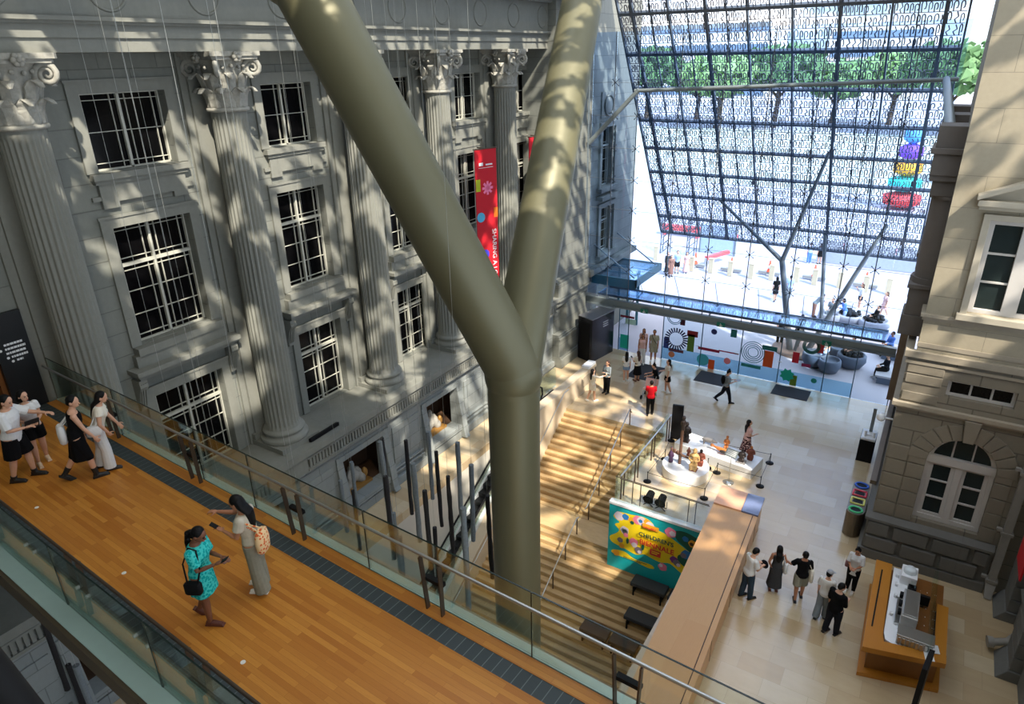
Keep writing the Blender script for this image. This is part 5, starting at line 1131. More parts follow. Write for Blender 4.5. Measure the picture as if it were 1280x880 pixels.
def person(label,x,y,z,head,H=1.66,fem=False,vox=.009,legs=((0,0),(0,0)),lean=0,arms=('down','down'),look=(0,0),top=None,bottom=None,dress=None,shoes=None,hair=('short',None),skin=0,bare=False,eyes=False,thick=1.0,group=None,tw=None):
    w_f=.93 if fem else 1.0; w_f*=thick
    piv=V((0,0,.52*H)); L=Matrix.Translation(piv)@Matrix.Rotation(-radians(lean),4,'X')@Matrix.Translation(-piv)
    # legs
    J=[]
    for s,(a,k) in zip((1,-1),legs):
        a,k=radians(a),radians(k); hip=V((s*.05*H*w_f,0,.5*H))
        kn=hip+nrm((s*.03,sin(a),-cos(a)))*.24*H; an=kn+nrm((s*.015,sin(a-k),-cos(a-k)))*.235*H; J.append((hip,kn,an,a-k))
    dz=.04*H-min(j[2].z for j in J)
    Tz=Matrix.Translation((0,0,dz)); L=Tz@L
    J=[(h_+V((0,0,dz)),k_+V((0,0,dz)),a_+V((0,0,dz)),q) for h_,k_,a_,q in J]
    # arms
    A=[]
    for s,nm in zip((1,-1),arms):
        u,f=ARM[nm] if isinstance(nm,str) else nm
        u=nrm((u[0]*s,u[1],u[2])); f=nrm((f[0]*s,f[1],f[2]))
        sh=L@V((s*.1*H*w_f,-.004*H,.795*H)); el=sh+u*.165*H; wr=el+f*.145*H; A.append((sh,el,wr,f,s))
    HT=L@Matrix.Translation((0,0,.855*H))@Matrix.Rotation(radians(look[0]),4,'Z')@Matrix.Rotation(-radians(look[1]),4,'X')@Matrix.Translation((0,0,-.855*H))
    R3=HT.to_3x3(); rf=max(1.0,vox/.0078)
    b=MB()
    b.loft([ring((0,yo*H,zz*H),rx*H*w_f*(1.04 if fem and .48<zz<.56 else 1)*(.9 if fem and .58<zz<.7 else 1),ry*H*thick,L) for zz,rx,ry,yo in TORSO])
    if fem: 
        for s in (-1,1): b.ball(L@V((s*.042*H,.05*H,.735*H)),(.034*H,.03*H,.034*H),7)
    b.tube([HT@V((0,-.004*H,.81*H)),HT@V((0,.002*H,.88*H))],[.034*H,.031*H],12)
    b.ball(HT@V((0,.004*H,.94*H)),(.045*H,.056*H,.058*H),10,R3); b.ball(HT@V((0,.022*H,.905*H)),(.035*H,.038*H,.038*H),8,R3)
    b.cone(HT@V((0,.055*H,.932*H)),HT@V((0,.071*H,.915*H)),.006*H*rf,.011*H*rf,7); b.ball(HT@V((0,.056*H,.892*H)),(.014*H,.01*H,.007*H),5,R3)
    for s in (-1,1): b.ball(HT@V((s*.046*H,-.004*H,.925*H)),(.008*H*rf,.014*H,.02*H),6,R3)
    for h_,k_,a_,q in J:
        mid=(h_+k_)/2; ca=k_.lerp(a_,.3)
        b.tube([h_+V((0,0,.03*H)),mid,k_,ca,a_],[.06*H*thick,.05*H*thick,.036*H,.035*H,.021*H],12); b.ball(k_,.036*H,7)
        fd=nrm((0,cos(q)*1,max(-.9,sin(q)*-.0)-.05)); 
        if q<-.35: fd=nrm((0,.75,-.65))
        b.tube([a_-fd*.03*H-V((0,0,.018*H)),a_+fd*.03*H-V((0,0,.016*H)),a_+fd*.1*H-V((0,0,.026*H))],[.02*H,.022*H,.014*H],8)
    for sh,el,wr,f,s in A:
        b.ball(sh,.033*H*thick,8); b.tube([sh,sh.lerp(el,.5),el,el.lerp(wr,.35),wr],[.031*H*thick,.027*H*thick,.022*H,.021*H,.014*H],10)
        w=V((0,1,0)) if abs(f.z)>.7 else V((1,0,0)); w=(w-f*w.dot(f)).normalized(); n=f.cross(w)
        if n.z>0 and abs(f.z)<.7: n=-n
        if abs(f.z)>.7 and n.x*s>0: n=-n
        pc=wr+f*.032*H; MR=Matrix((w,n,f)).transposed()
        b.ball(pc,(.024*H,.012*H*rf,.034*H),7,MR)
        for j,ll in enumerate((.85,1,.95,.75)):
            p0=wr+f*.056*H+w*(-.018+.012*j)*H; p1=p0+(f*.9+n*.35).normalized()*.026*H*ll; p2=p1+(f*.45+n*.9).normalized()*.022*H*ll
            b.tube([p0,p1,p2],[.0062*H*rf,.0056*H*rf,.0048*H*rf],6)
        tw_=w if (w.y>0 or abs(f.z)<=.7) else -w
        if abs(f.z)<=.7: tw_=w*(-s)
        p0=wr+f*.015*H+tw_*.018*H; b.tube([p0,p0+(f*.5+tw_*.8+n*.25).normalized()*.026*H,p0+(f*.9+tw_*.75+n*.5).normalized()*.045*H],[.0075*H*rf,.0066*H*rf,.005*H*rf],6)
    body=remesh(b.build('person',SKIN[skin]),vox,2)
    tag(body,label,'person',group)
    P={'J':J,'A':A,'L':L,'HT':HT,'H':H}
    def gar(nm,mb,mat,v=None,sm=3): return remesh(mb.build(nm,mat,body),v or max(vox,.008),sm)
    g=.008*H
    def torso_cloth(mb,z0,z1=.84,infl=g,hemr=None):
        rr=[]; prof=[(z0,)+tuple(_ip(z0))]+[t for t in TORSO if z0+.01<t[0]<=z1]
        for zz,rx,ry,yo in prof:
            k=1+ (hemr or 0)*max(0,(.66-zz)/.2)
            rr.append(ring((0,yo*H,zz*H),(rx*H*w_f*(.95 if fem and .58<zz<.7 else 1)+infl)*k,(ry*H*thick+infl)*k,L))
        mb.loft(rr)
        if fem:
            for s in (-1,1): mb.ball(L@V((s*.042*H,.05*H,.735*H)),.036*H+infl*.7,7)
    def _ip(z):
        for p,q in zip(TORSO[:-1],TORSO[1:]):
            if p[0]<=z<=q[0]: f=(z-p[0])/(q[0]-p[0]); return [p[i]+(q[i]-p[i])*f for i in (1,2,3)]
        return [.094,.068,-.004]
    def sleeves(mb,fr,infl=g):
        for sh,el,wr,f,s in A:
            if fr<=0: continue
            mb.ball(sh,.034*H*thick+infl,8)
            if fr<=1: mb.tube([sh,sh.lerp(el,fr)],[.034*H*thick+infl,.03*H*thick+infl*1.8],10)
            else: mb.tube([sh,el,el.lerp(wr,fr-1)],[.034*H*thick+infl,.026*H*thick+infl,.019*H+infl],10)
    def skirt(mb,zt,hem,flare,infl=g):
        rr=[]; fw=sum(j[1].y for j in J)/2*.5
        for i in range(9):
            f=i/8; zz=zt+(hem-zt)*f; tx,ty,_=_ip(max(zz,.5)); k=max(0,(.5-zz)/.4)
            ph=[1+.035*f*sin(7*2*pi*q/20*1.0) for q in range(20)]
            r0=ring((0,fw*max(0,f-.3),zz*H),(tx*H*w_f+infl)*(1+flare*k),(ty*H*thick+infl)*(1+flare*k*1.25)+.01*H*f,Tz)
            c=sum(r0,V())/20; rr.append([c+(p-c)*ph[q] for q,p in enumerate(r0)])
        mb.loft(rr)
        for h_,k_,a_,q in J:
            f=(h_.z-hem*H)/max(.01,h_.z-k_.z)
            e=h_.lerp(k_,min(f,1)); pts=[h_+V((0,0,.02*H)),(h_+e)/2,e]; rs=[.06*H*thick+g,.056*H*thick+g*1.2,(.05 if f<.9 else .044)*H*thick+g*1.4]
            if f>1.02: pts.append(k_.lerp(a_,min(.95,(k_.z-hem*H)/max(.01,k_.z-a_.z)))); rs.append(.042*H+g)
            mb.tube(pts,rs,12)
    if bottom:
        kind,mat,ln,fl=bottom; mb=MB()
        if kind=='skirt': skirt(mb,.61,ln,fl); gar('skirt',mb,mat)
        else:
            mb.loft([ring((0,yo*H,zz*H),rx*H*w_f+g*.7,ry*H*thick+g*.7,Tz if zz<.56 else L) for zz,rx,ry,yo in TORSO[:4]]+[ring((0,0,.615*H),.078*H*w_f+g*.7,.057*H*thick+g*.7,L)])
            for h_,k_,a_,q in J:
                if ln>.5:
                    e=k_.lerp(a_,(ln-.5)*2); mb.tube([h_+V((0,0,.02*H)),(h_+k_)/2,k_,(k_+e)/2,e],[.062*H*thick+g,.054*H*thick+g,.04*H+g*(1+fl),.036*H+g*(1+fl*2),.026*H+g*(1+fl*3.2)],12)
                else:
                    e=h_.lerp(k_,ln*2); mb.tube([h_+V((0,0,.02*H)),e],[.063*H*thick+g,.056*H*thick+g*(1.3+fl)],12)
            gar('trousers' if ln>.6 else 'shorts',mb,mat)
    if top:
        mat,sl,hem=top; hem=min(hem,.53); mb=MB(); torso_cloth(mb,hem,.83 if sl>0 else .815,g*1.25); sleeves(mb,sl,g*1.25); gar('top',mb,mat)
    if dress:
        mat,sl,hem,fl=dress; mb=MB(); torso_cloth(mb,.55,.83 if sl>0 else .815); sleeves(mb,sl); skirt(mb,.62,hem,fl); gar('dress',mb,mat)
    if shoes:
        for h_,k_,a_,q in J:
            fd=V((0,1,0)) if q>-.35 else nrm((0,.75,-.65)); mb=MB()
            mb.tube([a_-fd*.035*H-V((0,0,.016*H)),a_+fd*.03*H-V((0,0,.014*H)),a_+fd*.115*H-V((0,0,.024*H))],[.025*H,.027*H,.019*H],10)
            up=nrm((0,-fd.z,fd.y)); mb.obox(a_+fd*.04*H-up*.034*H,V((.024*H,0,0)),fd*.085*H,up*.007*H)
            if len(shoes)>1: mb.tube([a_,a_.lerp(k_,shoes[1])],[.027*H,.034*H],10)
            gar('shoe',mb,shoes[0],max(vox,.008),1)
    st,hm=hair; hm=hm or HAIR; mb=MB()
    mb.ball(HT@V((0,-.012*H,.952*H)),(.052*H,.057*H,.056*H),10,R3)
    if st in('short','cap'): mb.ball(HT@V((0,-.03*H,.925*H)),(.044*H,.035*H,.045*H),8,R3)
    if st=='bob': mb.loft([[HT@p for p in ring((0,-.02*H,zz*H),rx*H,ry*H)] for zz,rx,ry in ((.96,.05,.045),(.92,.057,.046),(.88,.058,.045),(.86,.05,.035))])
    if st=='long':
        mb.loft([[HT@p for p in ring((0,-.026*H,zz*H),rx*H,ry*H)] for zz,rx,ry in ((.96,.05,.042),(.92,.056,.04),(.88,.056,.034))]+[[L@p for p in ring((0,-.062*H,zz*H),rx*H,ry*H)] for zz,rx,ry in ((.83,.055,.024),(.77,.056,.022),(.71,.045,.018),(.67,.02,.01))])
    if st in('pony','braid'):
        mb.ball(HT@V((0,-.035*H,.915*H)),(.044*H,.03*H,.04*H),8,R3); pts=[HT@V((0,-.062*H,.93*H)),HT@V((0,-.085*H,.9*H)),L@V((-.01*H,-.08*H,.82*H)),L@V((-.012*H,-.078*H,.74*H)),L@V((-.01*H,-.075*H,.67*H))]
        mb.tube(pts,[.022*H,.026*H,.024*H,.02*H,.012*H],9)
        if st=='braid':
            for i in range(9): q=pts[1].lerp(pts[4],i/8); mb.ball(q+V((.008*H*(-1)**i,0,0)),.023*H-.001*H*i,6)
    if st=='bun': mb.ball(HT@V((0,-.035*H,.915*H)),(.044*H,.03*H,.04*H),8,R3); mb.ball(HT@V((0,-.025*H,1.015*H)),.026*H,8)
    if st!='cap': gar('hair',mb,hm,max(vox*.9,.006),2)
    else:
        gar('hair',mb,hm,max(vox,.008),2); mb=MB(); mb.ball(HT@V((0,-.004*H,.965*H)),(.055*H,.062*H,.046*H),10,R3); mb.obox(HT@V((0,.075*H,.955*H)),R3@V((.042*H,0,0)),R3@V((0,.035*H,-.008*H)),R3@V((0,0,.005*H))); gar('cap',mb,flat('grey cap',srgb(150,152,156),.9),.008,1)
    if eyes:
        mb=MB()
        for s in (-1,1): mb.ball(HT@V((s*.018*H,.054*H,.934*H)),(.0075*H,.006*H,.0045*H),6,R3)
        mb.build('eyes',BLACK,body); mb=MB()
        for s in (-1,1): mb.tube([HT@V((s*.009*H,.058*H,.946*H)),HT@V((s*.028*H,.05*H,.947*H))],.0028*H,5)
        mb.build('eyebrows',hm,body); mb=MB(); mb.ball(HT@V((0,.062*H,.895*H)),(.013*H,.007*H,.0045*H),6,R3); mb.build('lips',flat('lips',srgb(170,80,76),.5),body)
    body.location=(x,y,z); body.rotation_euler=(0,0,radians(head-90)); P['o']=body
    return P
def held(name,label,cat,P,parts,group=None):
    """a thing somebody carries: parts are (name, builder, material); builders work in the carrier's own axes"""
    M=wm(P['o']); mbs=[]; 
    for nm,fn,mat in parts:
        b=MB(); fn(b); b.v=[tuple(M@V(p)) for p in b.v]; mbs.append((nm,b,mat))
    c=sum((V(p) for p in mbs[0][1].v),V())/len(mbs[0][1].v); zmin=min(p[2] for p in mbs[0][1].v)
    t=thing(name,label,cat,(c.x,c.y,zmin),0,group)
    for nm,b,mat in mbs: b.build(nm,mat,t)
    return t
def hand(P,i): sh,el,wr,f,s=P['A'][i]; return wr+f*.07*P['H']
def slab_at(P,i,w,h,tilt=35,off=(0,0,0)):
    c=hand(P,i)+V(off); t=radians(tilt)
    return lambda b: b.obox(c,V((w/2,0,0)),V((0,cos(t)*h/2,sin(t)*h/2)),V((0,-sin(t)*.005,cos(t)*.005)))
def phone(P,i,label,both=None): 
    held('mobile_phone',label,'phone',P,[('body',slab_at(P,i,.075,.15,35,(0,.02,.02)),BLACK)])
def strap_pts(P,sside,hipside,front=True):
    L,H=P['L'],P['H']
    return [L@V((hipside*.1*H,.0,.52*H)),L@V((hipside*.06*H,.085*H,.62*H)),L@V((0,.1*H,.72*H)),L@V((sside*.06*H,.06*H,.815*H)),L@V((sside*.07*H,-.02*H,.845*H)),L@V((sside*.04*H,-.085*H,.76*H)),L@V((hipside*.04*H,-.1*H,.62*H)),L@V((hipside*.1*H,0,.52*H))]
def tote(P,side,label,mat,back=False,w=.32,h=.34,name='tote_bag'):
    L,H=P['L'],P['H']; c=L@V((side*(.135 if not back else .04)*H,(-.03 if not back else -.12)*H,.56*H)); s_=L@V((side*.085*H,-.01*H,.832*H))
    def bodyf(b):
        if back: b.loft([ring((c.x,c.y,c.z-h/2+h*f),w/2*k,.075*k) for f,k in ((0,.75),(.08,.95),(.5,1.05),(.9,.85),(1,.5))])
        else: b.loft([ring((c.x,c.y,c.z-h/2+h*f),.06*k,w/2*k) for f,k in ((0,.8),(.08,1),(.5,1.05),(.92,.9),(1,.75))])
    def strapf(b):
        for d in (-.05,.05): b.tube([V((c.x+(d if back else 0),c.y+(0 if back else d),c.z+h/2-.02)),(s_+V((0,-.06,-.1))),s_,s_+V((0,.05,-.08)),V((c.x+(d if back else 0),c.y+.03,c.z+h/2-.02))],.01,6)
    held(name,label,'bag',P,[('bag_body',bodyf,mat),('strap',strapf,mat)])
def backpack(P,label,mat):
    L,H=P['L'],P['H']
    def bf(b): b.ball(L@V((0,-.115*H,.7*H)),(.085*H,.055*H,.13*H),9)
    def sf(b):
        for s in (-1,1): b.tube([L@V((s*.05*H,-.09*H,.79*H)),L@V((s*.06*H,-.01*H,.838*H)),L@V((s*.065*H,.07*H,.77*H)),L@V((s*.075*H,.03*H,.66*H)),L@V((s*.06*H,-.08*H,.62*H))],.011,6)
    held('backpack',label,'bag',P,[('bag_body',bf,mat),('strap',sf,mat)])
CW=cloth('white',(226,226,224),.05); CB=cloth('black',(16,16,18)); CTQ=pattern_cloth('turquoise print',srgb(16,160,156),srgb(70,200,192),26,.5); CBE=cloth('oatmeal',(196,186,166)); CGB=cloth('grey beige linen',(140,138,122)); CRED=cloth('red',(190,22,34)); CGR=cloth('grey',(128,136,140)); CDG=cloth('dark grey',(62,62,64)); CDK=cloth('dark navy',(28,30,36)); CKH=cloth('khaki',(170,164,140)); CPK=cloth('pink',(226,186,178)); CBL=cloth('blue',(96,136,206)); CLB=cloth('light blue',(170,196,230)); CJN=cloth('jeans',(50,66,80)); CTN=cloth('tan',(150,110,96)); CFL=pattern_cloth('floral skirt',srgb(226,190,180),srgb(70,40,44),16,.42); COR=pattern_cloth('orange floral',srgb(220,100,50),srgb(236,200,150),22,.4); CDN=cloth('denim blue',(120,146,176)); CCR=cloth('cream',(232,224,206),.05)
SB=flat('black shoe',(.01,.01,.01),.5); SW=flat('white shoe',srgb(226,224,216),.6); SBR=flat('brown sandal',srgb(96,52,40),.6); SDW=flat('dark shoe',srgb(40,38,40),.5)
BV=.0056
# on the footbridge
p=person('woman in a turquoise dress with a black braid looking at a phone',-7.66,3.96,ZB,28,1.6,True,BV,((4,4),(-10,14)),4,('phone','hold'),(0,26),dress=(CTQ,.75,.33,.28),shoes=(SBR,),hair=('braid',None),skin=2,eyes=True,thick=1.12)
phone(p,0,'black phone held by the woman in turquoise')
def _bg(b): c=p['L']@V((.14*1.6,.0,.47*1.6)); b.loft([ring((c.x,c.y,c.z-.09+.18*f),.05*k,.12*k,n=16,p=4) for f,k in ((0,.9),(.1,1),(.9,1),(1,.85))])
def _st(b): L=p['L']; H=1.6; b.tube([L@V((.135*H,.04*H,.52*H)),L@V((.12*H,.07*H,.65*H)),L@V((.09*H,.045*H,.83*H)),L@V((.09*H,-.02*H,.85*H)),L@V((.12*H,-.07*H,.7*H)),L@V((.135*H,-.05*H,.52*H))],.012,6)
held('crossbody_bag','small black bag hanging at the side of the woman in turquoise','bag',p,[('bag_body',_bg,BLACK),('strap',_st,BLACK)])
p=person('woman in oatmeal top and wide grey trousers pointing on the bridge',-7.55,4.74,ZB,208,1.66,True,BV,((3,2),(-3,3)),6,('point','phone'),(0,22),top=(CBE,.55,.56),bottom=('trousers',CGB,1.02,1.5),shoes=(SW,),hair=('long',None),skin=1,eyes=True)
phone(p,1,'dark phone held by the woman in wide grey trousers'); tote(p,-1,'orange flower-patterned bag on the back of the woman in wide grey trousers',COR,True,.3,.36)
p=person('person in white T-shirt and long black shorts, arm outstretched, on the bridge',-13.9,4.4,ZB,40,1.78,False,BV,((-8,6),(12,10)),6,('hold','reach'),(-10,12),top=(CW,.85,.47),bottom=('trousers',CB,.44,1.2),shoes=(SB,.18),hair=('short',None),skin=0,eyes=True,thick=1.1)
p=person('woman in a white top and black shorts carrying a board on the bridge',-14.2,4.86,ZB,-12,1.6,True,BV,((4,6),(-6,10)),3,('hold','hold'),(30,4),top=(CW,.4,.55),bottom=('trousers',CB,.3,1.2),shoes=(flat('beige flat',srgb(216,190,160),.6),),hair=('bob',None),skin=0,eyes=True)
held('clipboard','dark flat board held by the woman in a white top and black shorts','board',p,[('sheet',slab_at(p,0,.24,.34,50),CDG)])
p=person('person in a black sleeveless dress with a white shoulder bag on the bridge',-12.9,5.03,ZB,68,1.72,False,BV,((14,8),(-16,20)),8,('fwd','down'),(-25,6),dress=(CB,0,.25,.16),shoes=(SB,.4),hair=('short',None),skin=0)
tote(p,-1,'white cloth bag on the back of the person in black',CW,True,.34,.36)
p=person('woman in a white blouse and white flared trousers leaning by the bridge rail',-12.88,5.42,ZB,58,1.64,True,BV,((8,10),(-6,8)),16,('hip','fwd'),(0,8),top=(CCR,.4,.55),bottom=('trousers',CW,1.0,1.3),shoes=(SDW,),hair=('long',None),skin=0)
tote(p,1,'white shoulder bag with a black strap of the woman in white trousers',CW,False,.26,.2,'shoulder_bag')
# in the hall
GV=.0095
q=lambda *a,**k: person(*a,vox=GV,**k)
q('man in red shirt and black trousers seen from behind above the stairs',-9.31,26.17,0,112,1.68,top=(CRED,.6,.5),bottom=('trousers',CB,1,.2),shoes=(SB,),arms=('hold','fwd'),skin=1,legs=((6,4),(-6,6)))
q('woman in a cream dress stretching out an arm beside the stone parapet',-12.13,26.07,0,60,1.64,fem=True,dress=(CCR,1.9,.36,.1),shoes=(SW,),hair=('long',None),arms=('point','down'),legs=((8,4),(-10,14)))
q('woman in a grey jacket and black trousers facing the woman in cream',-11.9,27.17,0,255,1.66,fem=True,top=(CGR,1.95,.5),bottom=('trousers',CB,1,.3),shoes=(SB,),hair=('long',HAIRB),arms=('fold','fold'),eyes=True)
q('woman in a white top and pale denim shorts seen from behind near the mat',-11.62,28.84,0,112,1.56,fem=True,top=(CW,.7,.5),bottom=('skirt',CDN,.4,.4),shoes=(SW,),hair=('long',None),arms=('down','hold'),legs=((4,2),(-6,6)))
pp=q('woman in a pale blouse and long black skirt holding up a phone',-11.14,29.11,0,150,1.6,fem=True,top=(CCR,.6,.55),bottom=('skirt',CB,.22,.5),shoes=(SBR,),hair=('long',HAIRB),arms=('down','phone'))
phone(pp,1,'phone held up by the woman in a long black skirt')
q('woman in white trousers and a strapless top standing on the mat',-11.72,31.15,0,290,1.66,fem=True,top=(CPK,0,.56),bottom=('trousers',CW,1,.6),shoes=(SW,),hair=('long',None),arms=('down','down'),skin=1,eyes=True)
q('woman in pink standing behind the woman in white trousers',-12.0,32.0,0,285,1.6,fem=True,top=(CPK,.6,.5),bottom=('skirt',CPK,.3,.4),shoes=(SW,),hair=('long',HAIRB),skin=1,eyes=True)
pp=q('man in a beige shirt and shorts with a strap across his chest',-11.33,31.76,0,285,1.74,top=(CKH,.7,.48),bottom=('trousers',CKH,.44,.8),shoes=(SW,),skin=1,eyes=True,legs=((4,2),(-4,4)))
held('chest_strap','dark strap bag across the man in beige','bag',pp,[('strap',lambda b:b.tube(strap_pts(pp,1,-1),.014,6),BLACK)])
pp=q('woman in a black top bending over a pushchair',-9.81,28.2,0,200,1.58,fem=True,top=(CB,.5,.5),bottom=('trousers',CPK,.35,.5),shoes=(SW,),hair=('bun',None),arms=('push','push'),lean=14)
q('woman in a pale top and black shorts beside the pushchair',-9.41,28.59,0,205,1.72,fem=True,top=(CCR,.5,.54),bottom=('trousers',CB,.28,1.4),shoes=(SW,),hair=('long',None),arms=('hold','down'),legs=((6,6),(-8,10)))
t=thing('pushchair','small pale pushchair in front of the woman in a black top','pushchair',(-10.0,27.65,0))
for sx in (-.22,.22):
    m=MB(); m.tube([(-10.0+sx,28.05,1.0),(-10.0+sx,27.75,.5),(-10.0+sx,27.4,.12)],.018,6); m.tube([(-10.0+sx,27.75,.5),(-10.0+sx,27.95,.12)],.016,6); m.build('frame',STEEL,t)
    for y in (27.4,27.95): m=MB(); m.tube([(-10.03+sx,y,.1),(-9.97+sx,y,.1)],.1,14); m.build('wheel',BLACK,t)
m=MB(); m.obox((-10.0,27.68,.48),(.2,0,0),(0,.2,-.03),(0,0,.04)); m.obox((-10.0,27.85,.7),(.2,0,0),(0,.08,.22),(0,.03,-.01)); m.build('seat',CPK,t); m=MB(); m.tube([(-10.22,28.05,1.0),(-9.78,28.05,1.0)],.02,8); m.build('handle',BLACK,t)
pp=q('woman with a black backpack walking past the glass doors reading a phone',-6.73,28.99,0,25,1.68,fem=True,top=(CGR,.8,.52),bottom=('trousers',CDK,1,.1),shoes=(SB,),hair=('bun',None),arms=('phone','phone'),legs=((20,10),(-22,26)),look=(0,18))
backpack(pp,'black backpack on the woman walking past the glass doors',BLACKM); held('tablet','pale tablet held by the walking woman with a backpack','tablet',pp,[('body',slab_at(pp,0,.2,.26,20,(-.05,.05,0)),flat('tablet grey',srgb(170,180,190),.3))])
q('woman in a pink top and long floral skirt passing behind the long plinth',-4.69,24.65,0,35,1.72,fem=True,top=(CPK,.5,.56),bottom=('skirt',CFL,.07,.75),shoes=(SB,),hair=('long',None),arms=('hold','down'),legs=((8,4),(-8,10)))
pp=q('man in a white T-shirt and jeans leaning on the counter side',-2.66,16.95,0,48,1.78,top=(CW,.7,.48),bottom=('trousers',CJN,1,.3),shoes=(SB,),arms=('hold','hold'),look=(0,25),legs=((6,4),(-4,6)),lean=6)
held('black_bag','black bag in the hands of the man in a white T-shirt','bag',pp,[('bag_body',lambda b:b.ball(hand(pp,0)+V((-.06,.05,-.06)),(.14,.09,.12),8),BLACKM)])
pp=q('woman in a long grey dress with a white shoulder bag',-2.03,17.65,0,110,1.66,fem=True,dress=(CDG,.0,.12,.45),shoes=(SBR,),hair=('long',None),arms=('hip','hip'),skin=1)
tote(pp,1,'white bag on the shoulder of the woman in a long grey dress',CW,False,.28,.34)
pp=q('man in a black T-shirt and shorts carrying a cream tote',-1.33,17.68,0,108,1.72,top=(CB,.75,.48),bottom=('trousers',CGB,.42,.8),shoes=(SDW,),skin=1,arms=('down','side'),legs=((8,4),(-8,10)))
tote(pp,1,'cream tote bag on the shoulder of the man in black shorts',CCR,False,.32,.4)
q('person in a grey cap, white top and grey trousers beside the man in black',-.62,17.25,0,80,1.66,fem=True,top=(CW,.8,.48),bottom=('trousers',CGR,1,1.0),shoes=(SB,),hair=('cap',None),arms=('hold','down'),look=(-20,10),legs=((4,2),(-8,8)))
pp=q('man in black shirt and dark jeans reaching out a hand by the kiosk',-.28,16.77,0,58,1.74,top=(CB,1.2,.46),bottom=('trousers',CDK,1,.3),shoes=(SB,),arms=('hold','down'),look=(-20,20),thick=1.1,legs=((6,4),(-6,6)))
pp=q('woman in a loose white top and black leggings with hair in a bun',-.06,18.8,0,262,1.62,fem=True,top=(CW,.9,.4),bottom=('trousers',CB,1,0),shoes=(SW,),hair=('bun',None),arms=('hold','hold'),look=(0,25),eyes=True,skin=1)
tote(pp,1,'dusky pink bag at the side of the woman in a loose white top',cloth('dusky',(150,110,110)),False,.24,.2,'shoulder_bag')
# outdoors
OV=.017
o_=lambda *a,**k: person(*a,vox=OV,**k)
sit=((86,84),(82,88))
o_('person in black walking beside the steel tree outside',-7.98,44.6,0,118,1.62,fem=True,top=(CB,.7,.48),bottom=('skirt',CDK,.3,.4),shoes=(SB,),hair=('long',None),legs=((14,6),(-12,14)))
o_('person in pale clothes walking just right of the steel tree',-7.28,45.3,0,115,1.62,top=(CLB,.7,.48),bottom=('trousers',CGR,1,.4),shoes=(SW,),legs=((14,6),(-12,14)))
o_('person in a pale top and blue trousers far out by the hoarding',-7.7,54.6,0,120,1.6,top=(CLB,.7,.5),bottom=('trousers',CBL,1,.4),shoes=(SW,)); o_('person in black far out by the hoarding',-7.0,54.8,0,120,1.6,top=(CB,.7,.5),bottom=('skirt',CB,.35,.4),shoes=(SB,),hair=('long',None))
o_('person in a long dark dress in the group outside',-16.14,47.0,0,300,1.62,fem=True,dress=(CDG,1.8,.08,.5),hair=('long',None),shoes=(SB,)); o_('person in tan clothes in the group outside',-15.7,46.5,0,300,1.55,fem=True,dress=(CTN,1.5,.1,.3),hair=('long',HAIRB),shoes=(SB,)); o_('man in a pale blue shirt and navy shorts in the group outside',-15.6,47.5,0,290,1.66,top=(CLB,.8,.48),bottom=('trousers',CDK,.45,.8),shoes=(SDW,)); o_('woman in a pale pink dress in the group outside',-15.0,47.8,0,290,1.56,fem=True,dress=(CPK,.8,.08,.7),hair=('long',HAIRB),shoes=(SW,))
o_('person in grey bending forward beside the leaning steel limb',-5.3,42.7,0,20,1.6,top=(CGR,.9,.5),bottom=('trousers',CTN,1,.3),shoes=(SB,),lean=38,arms=('reach','fwd'))
o_('person in blue leaning over the round planter',-3.55,42.2,0,190,1.6,fem=True,top=(CBL,1.9,.48),bottom=('trousers',CLB,1,.4),shoes=(SB,),hair=('bob',None),lean=14,arms=('point','hold'))
o_('woman in a white top and dark shorts waving by the bollard',-3.11,45.5,0,200,1.62,fem=True,top=(CW,1.2,.52),bottom=('trousers',CDK,.28,1),shoes=(SW,),hair=('long',HAIRB),arms=('face','down')); o_('woman in a pink dress walking near the tan building outside',-1.68,44.7,0,215,1.58,fem=True,dress=(CPK,.7,.32,.3),hair=('long',HAIRB),shoes=(SW,),legs=((14,6),(-12,14)))
o_('person in grey seated on the planter behind the leaning limb',-4.3,42.3,.2,250,1.6,top=(CGR,.8,.48),bottom=('trousers',CGR,1,.3),shoes=(SB,),legs=sit,arms=('lap','lap')); o_('person in black lounging on the pale planter nearest the building',-1.95,42.1,.22,200,1.6,top=(CB,1.8,.48),bottom=('trousers',CB,1,.3),shoes=(SB,),legs=sit,arms=('lap','lap'),lean=-10)
o_('person in blue seated on the farther stone bench outside',-.8,38.6,0,215,1.66,top=(CBL,1.9,.48),bottom=('trousers',CDK,1,.3),shoes=(SDW,),legs=sit,arms=('lap','lap'),skin=1); o_('person in black seated on the stone bench just outside the glass',-.7,35.3,0,200,1.66,top=(CDK,1.9,.48),bottom=('trousers',CB,1,.3),shoes=(SW,),legs=sit,arms=('lap','lap'))
o_('person in a cream top seated on the blue-grey planter',-3.55,35.9,.24,255,1.6,fem=True,top=(CCR,.8,.48),bottom=('trousers',CLB,1,.3),shoes=(SW,),legs=sit,arms=('lap','lap'),hair=('bob',None)); o_('person in black seated with their back to the steel tree',-2.4,36.2,.27,235,1.6,top=(CB,1.2,.48),bottom=('trousers',CB,1,.3),shoes=(SB,),legs=sit,arms=('lap','lap'))
o_('person with dark hair standing behind the canopy left of the steel tree',-6.15,37.5,0,110,1.66,top=(CDK,.8,.48),bottom=('trousers',CB,1,.3),shoes=(SB,)); o_('person with dark hair standing behind the canopy right of the steel tree',-5.25,38.2,0,110,1.62,fem=True,top=(CDG,.8,.48),bottom=('skirt',CB,.3,.3),shoes=(SB,),hair=('long',None))
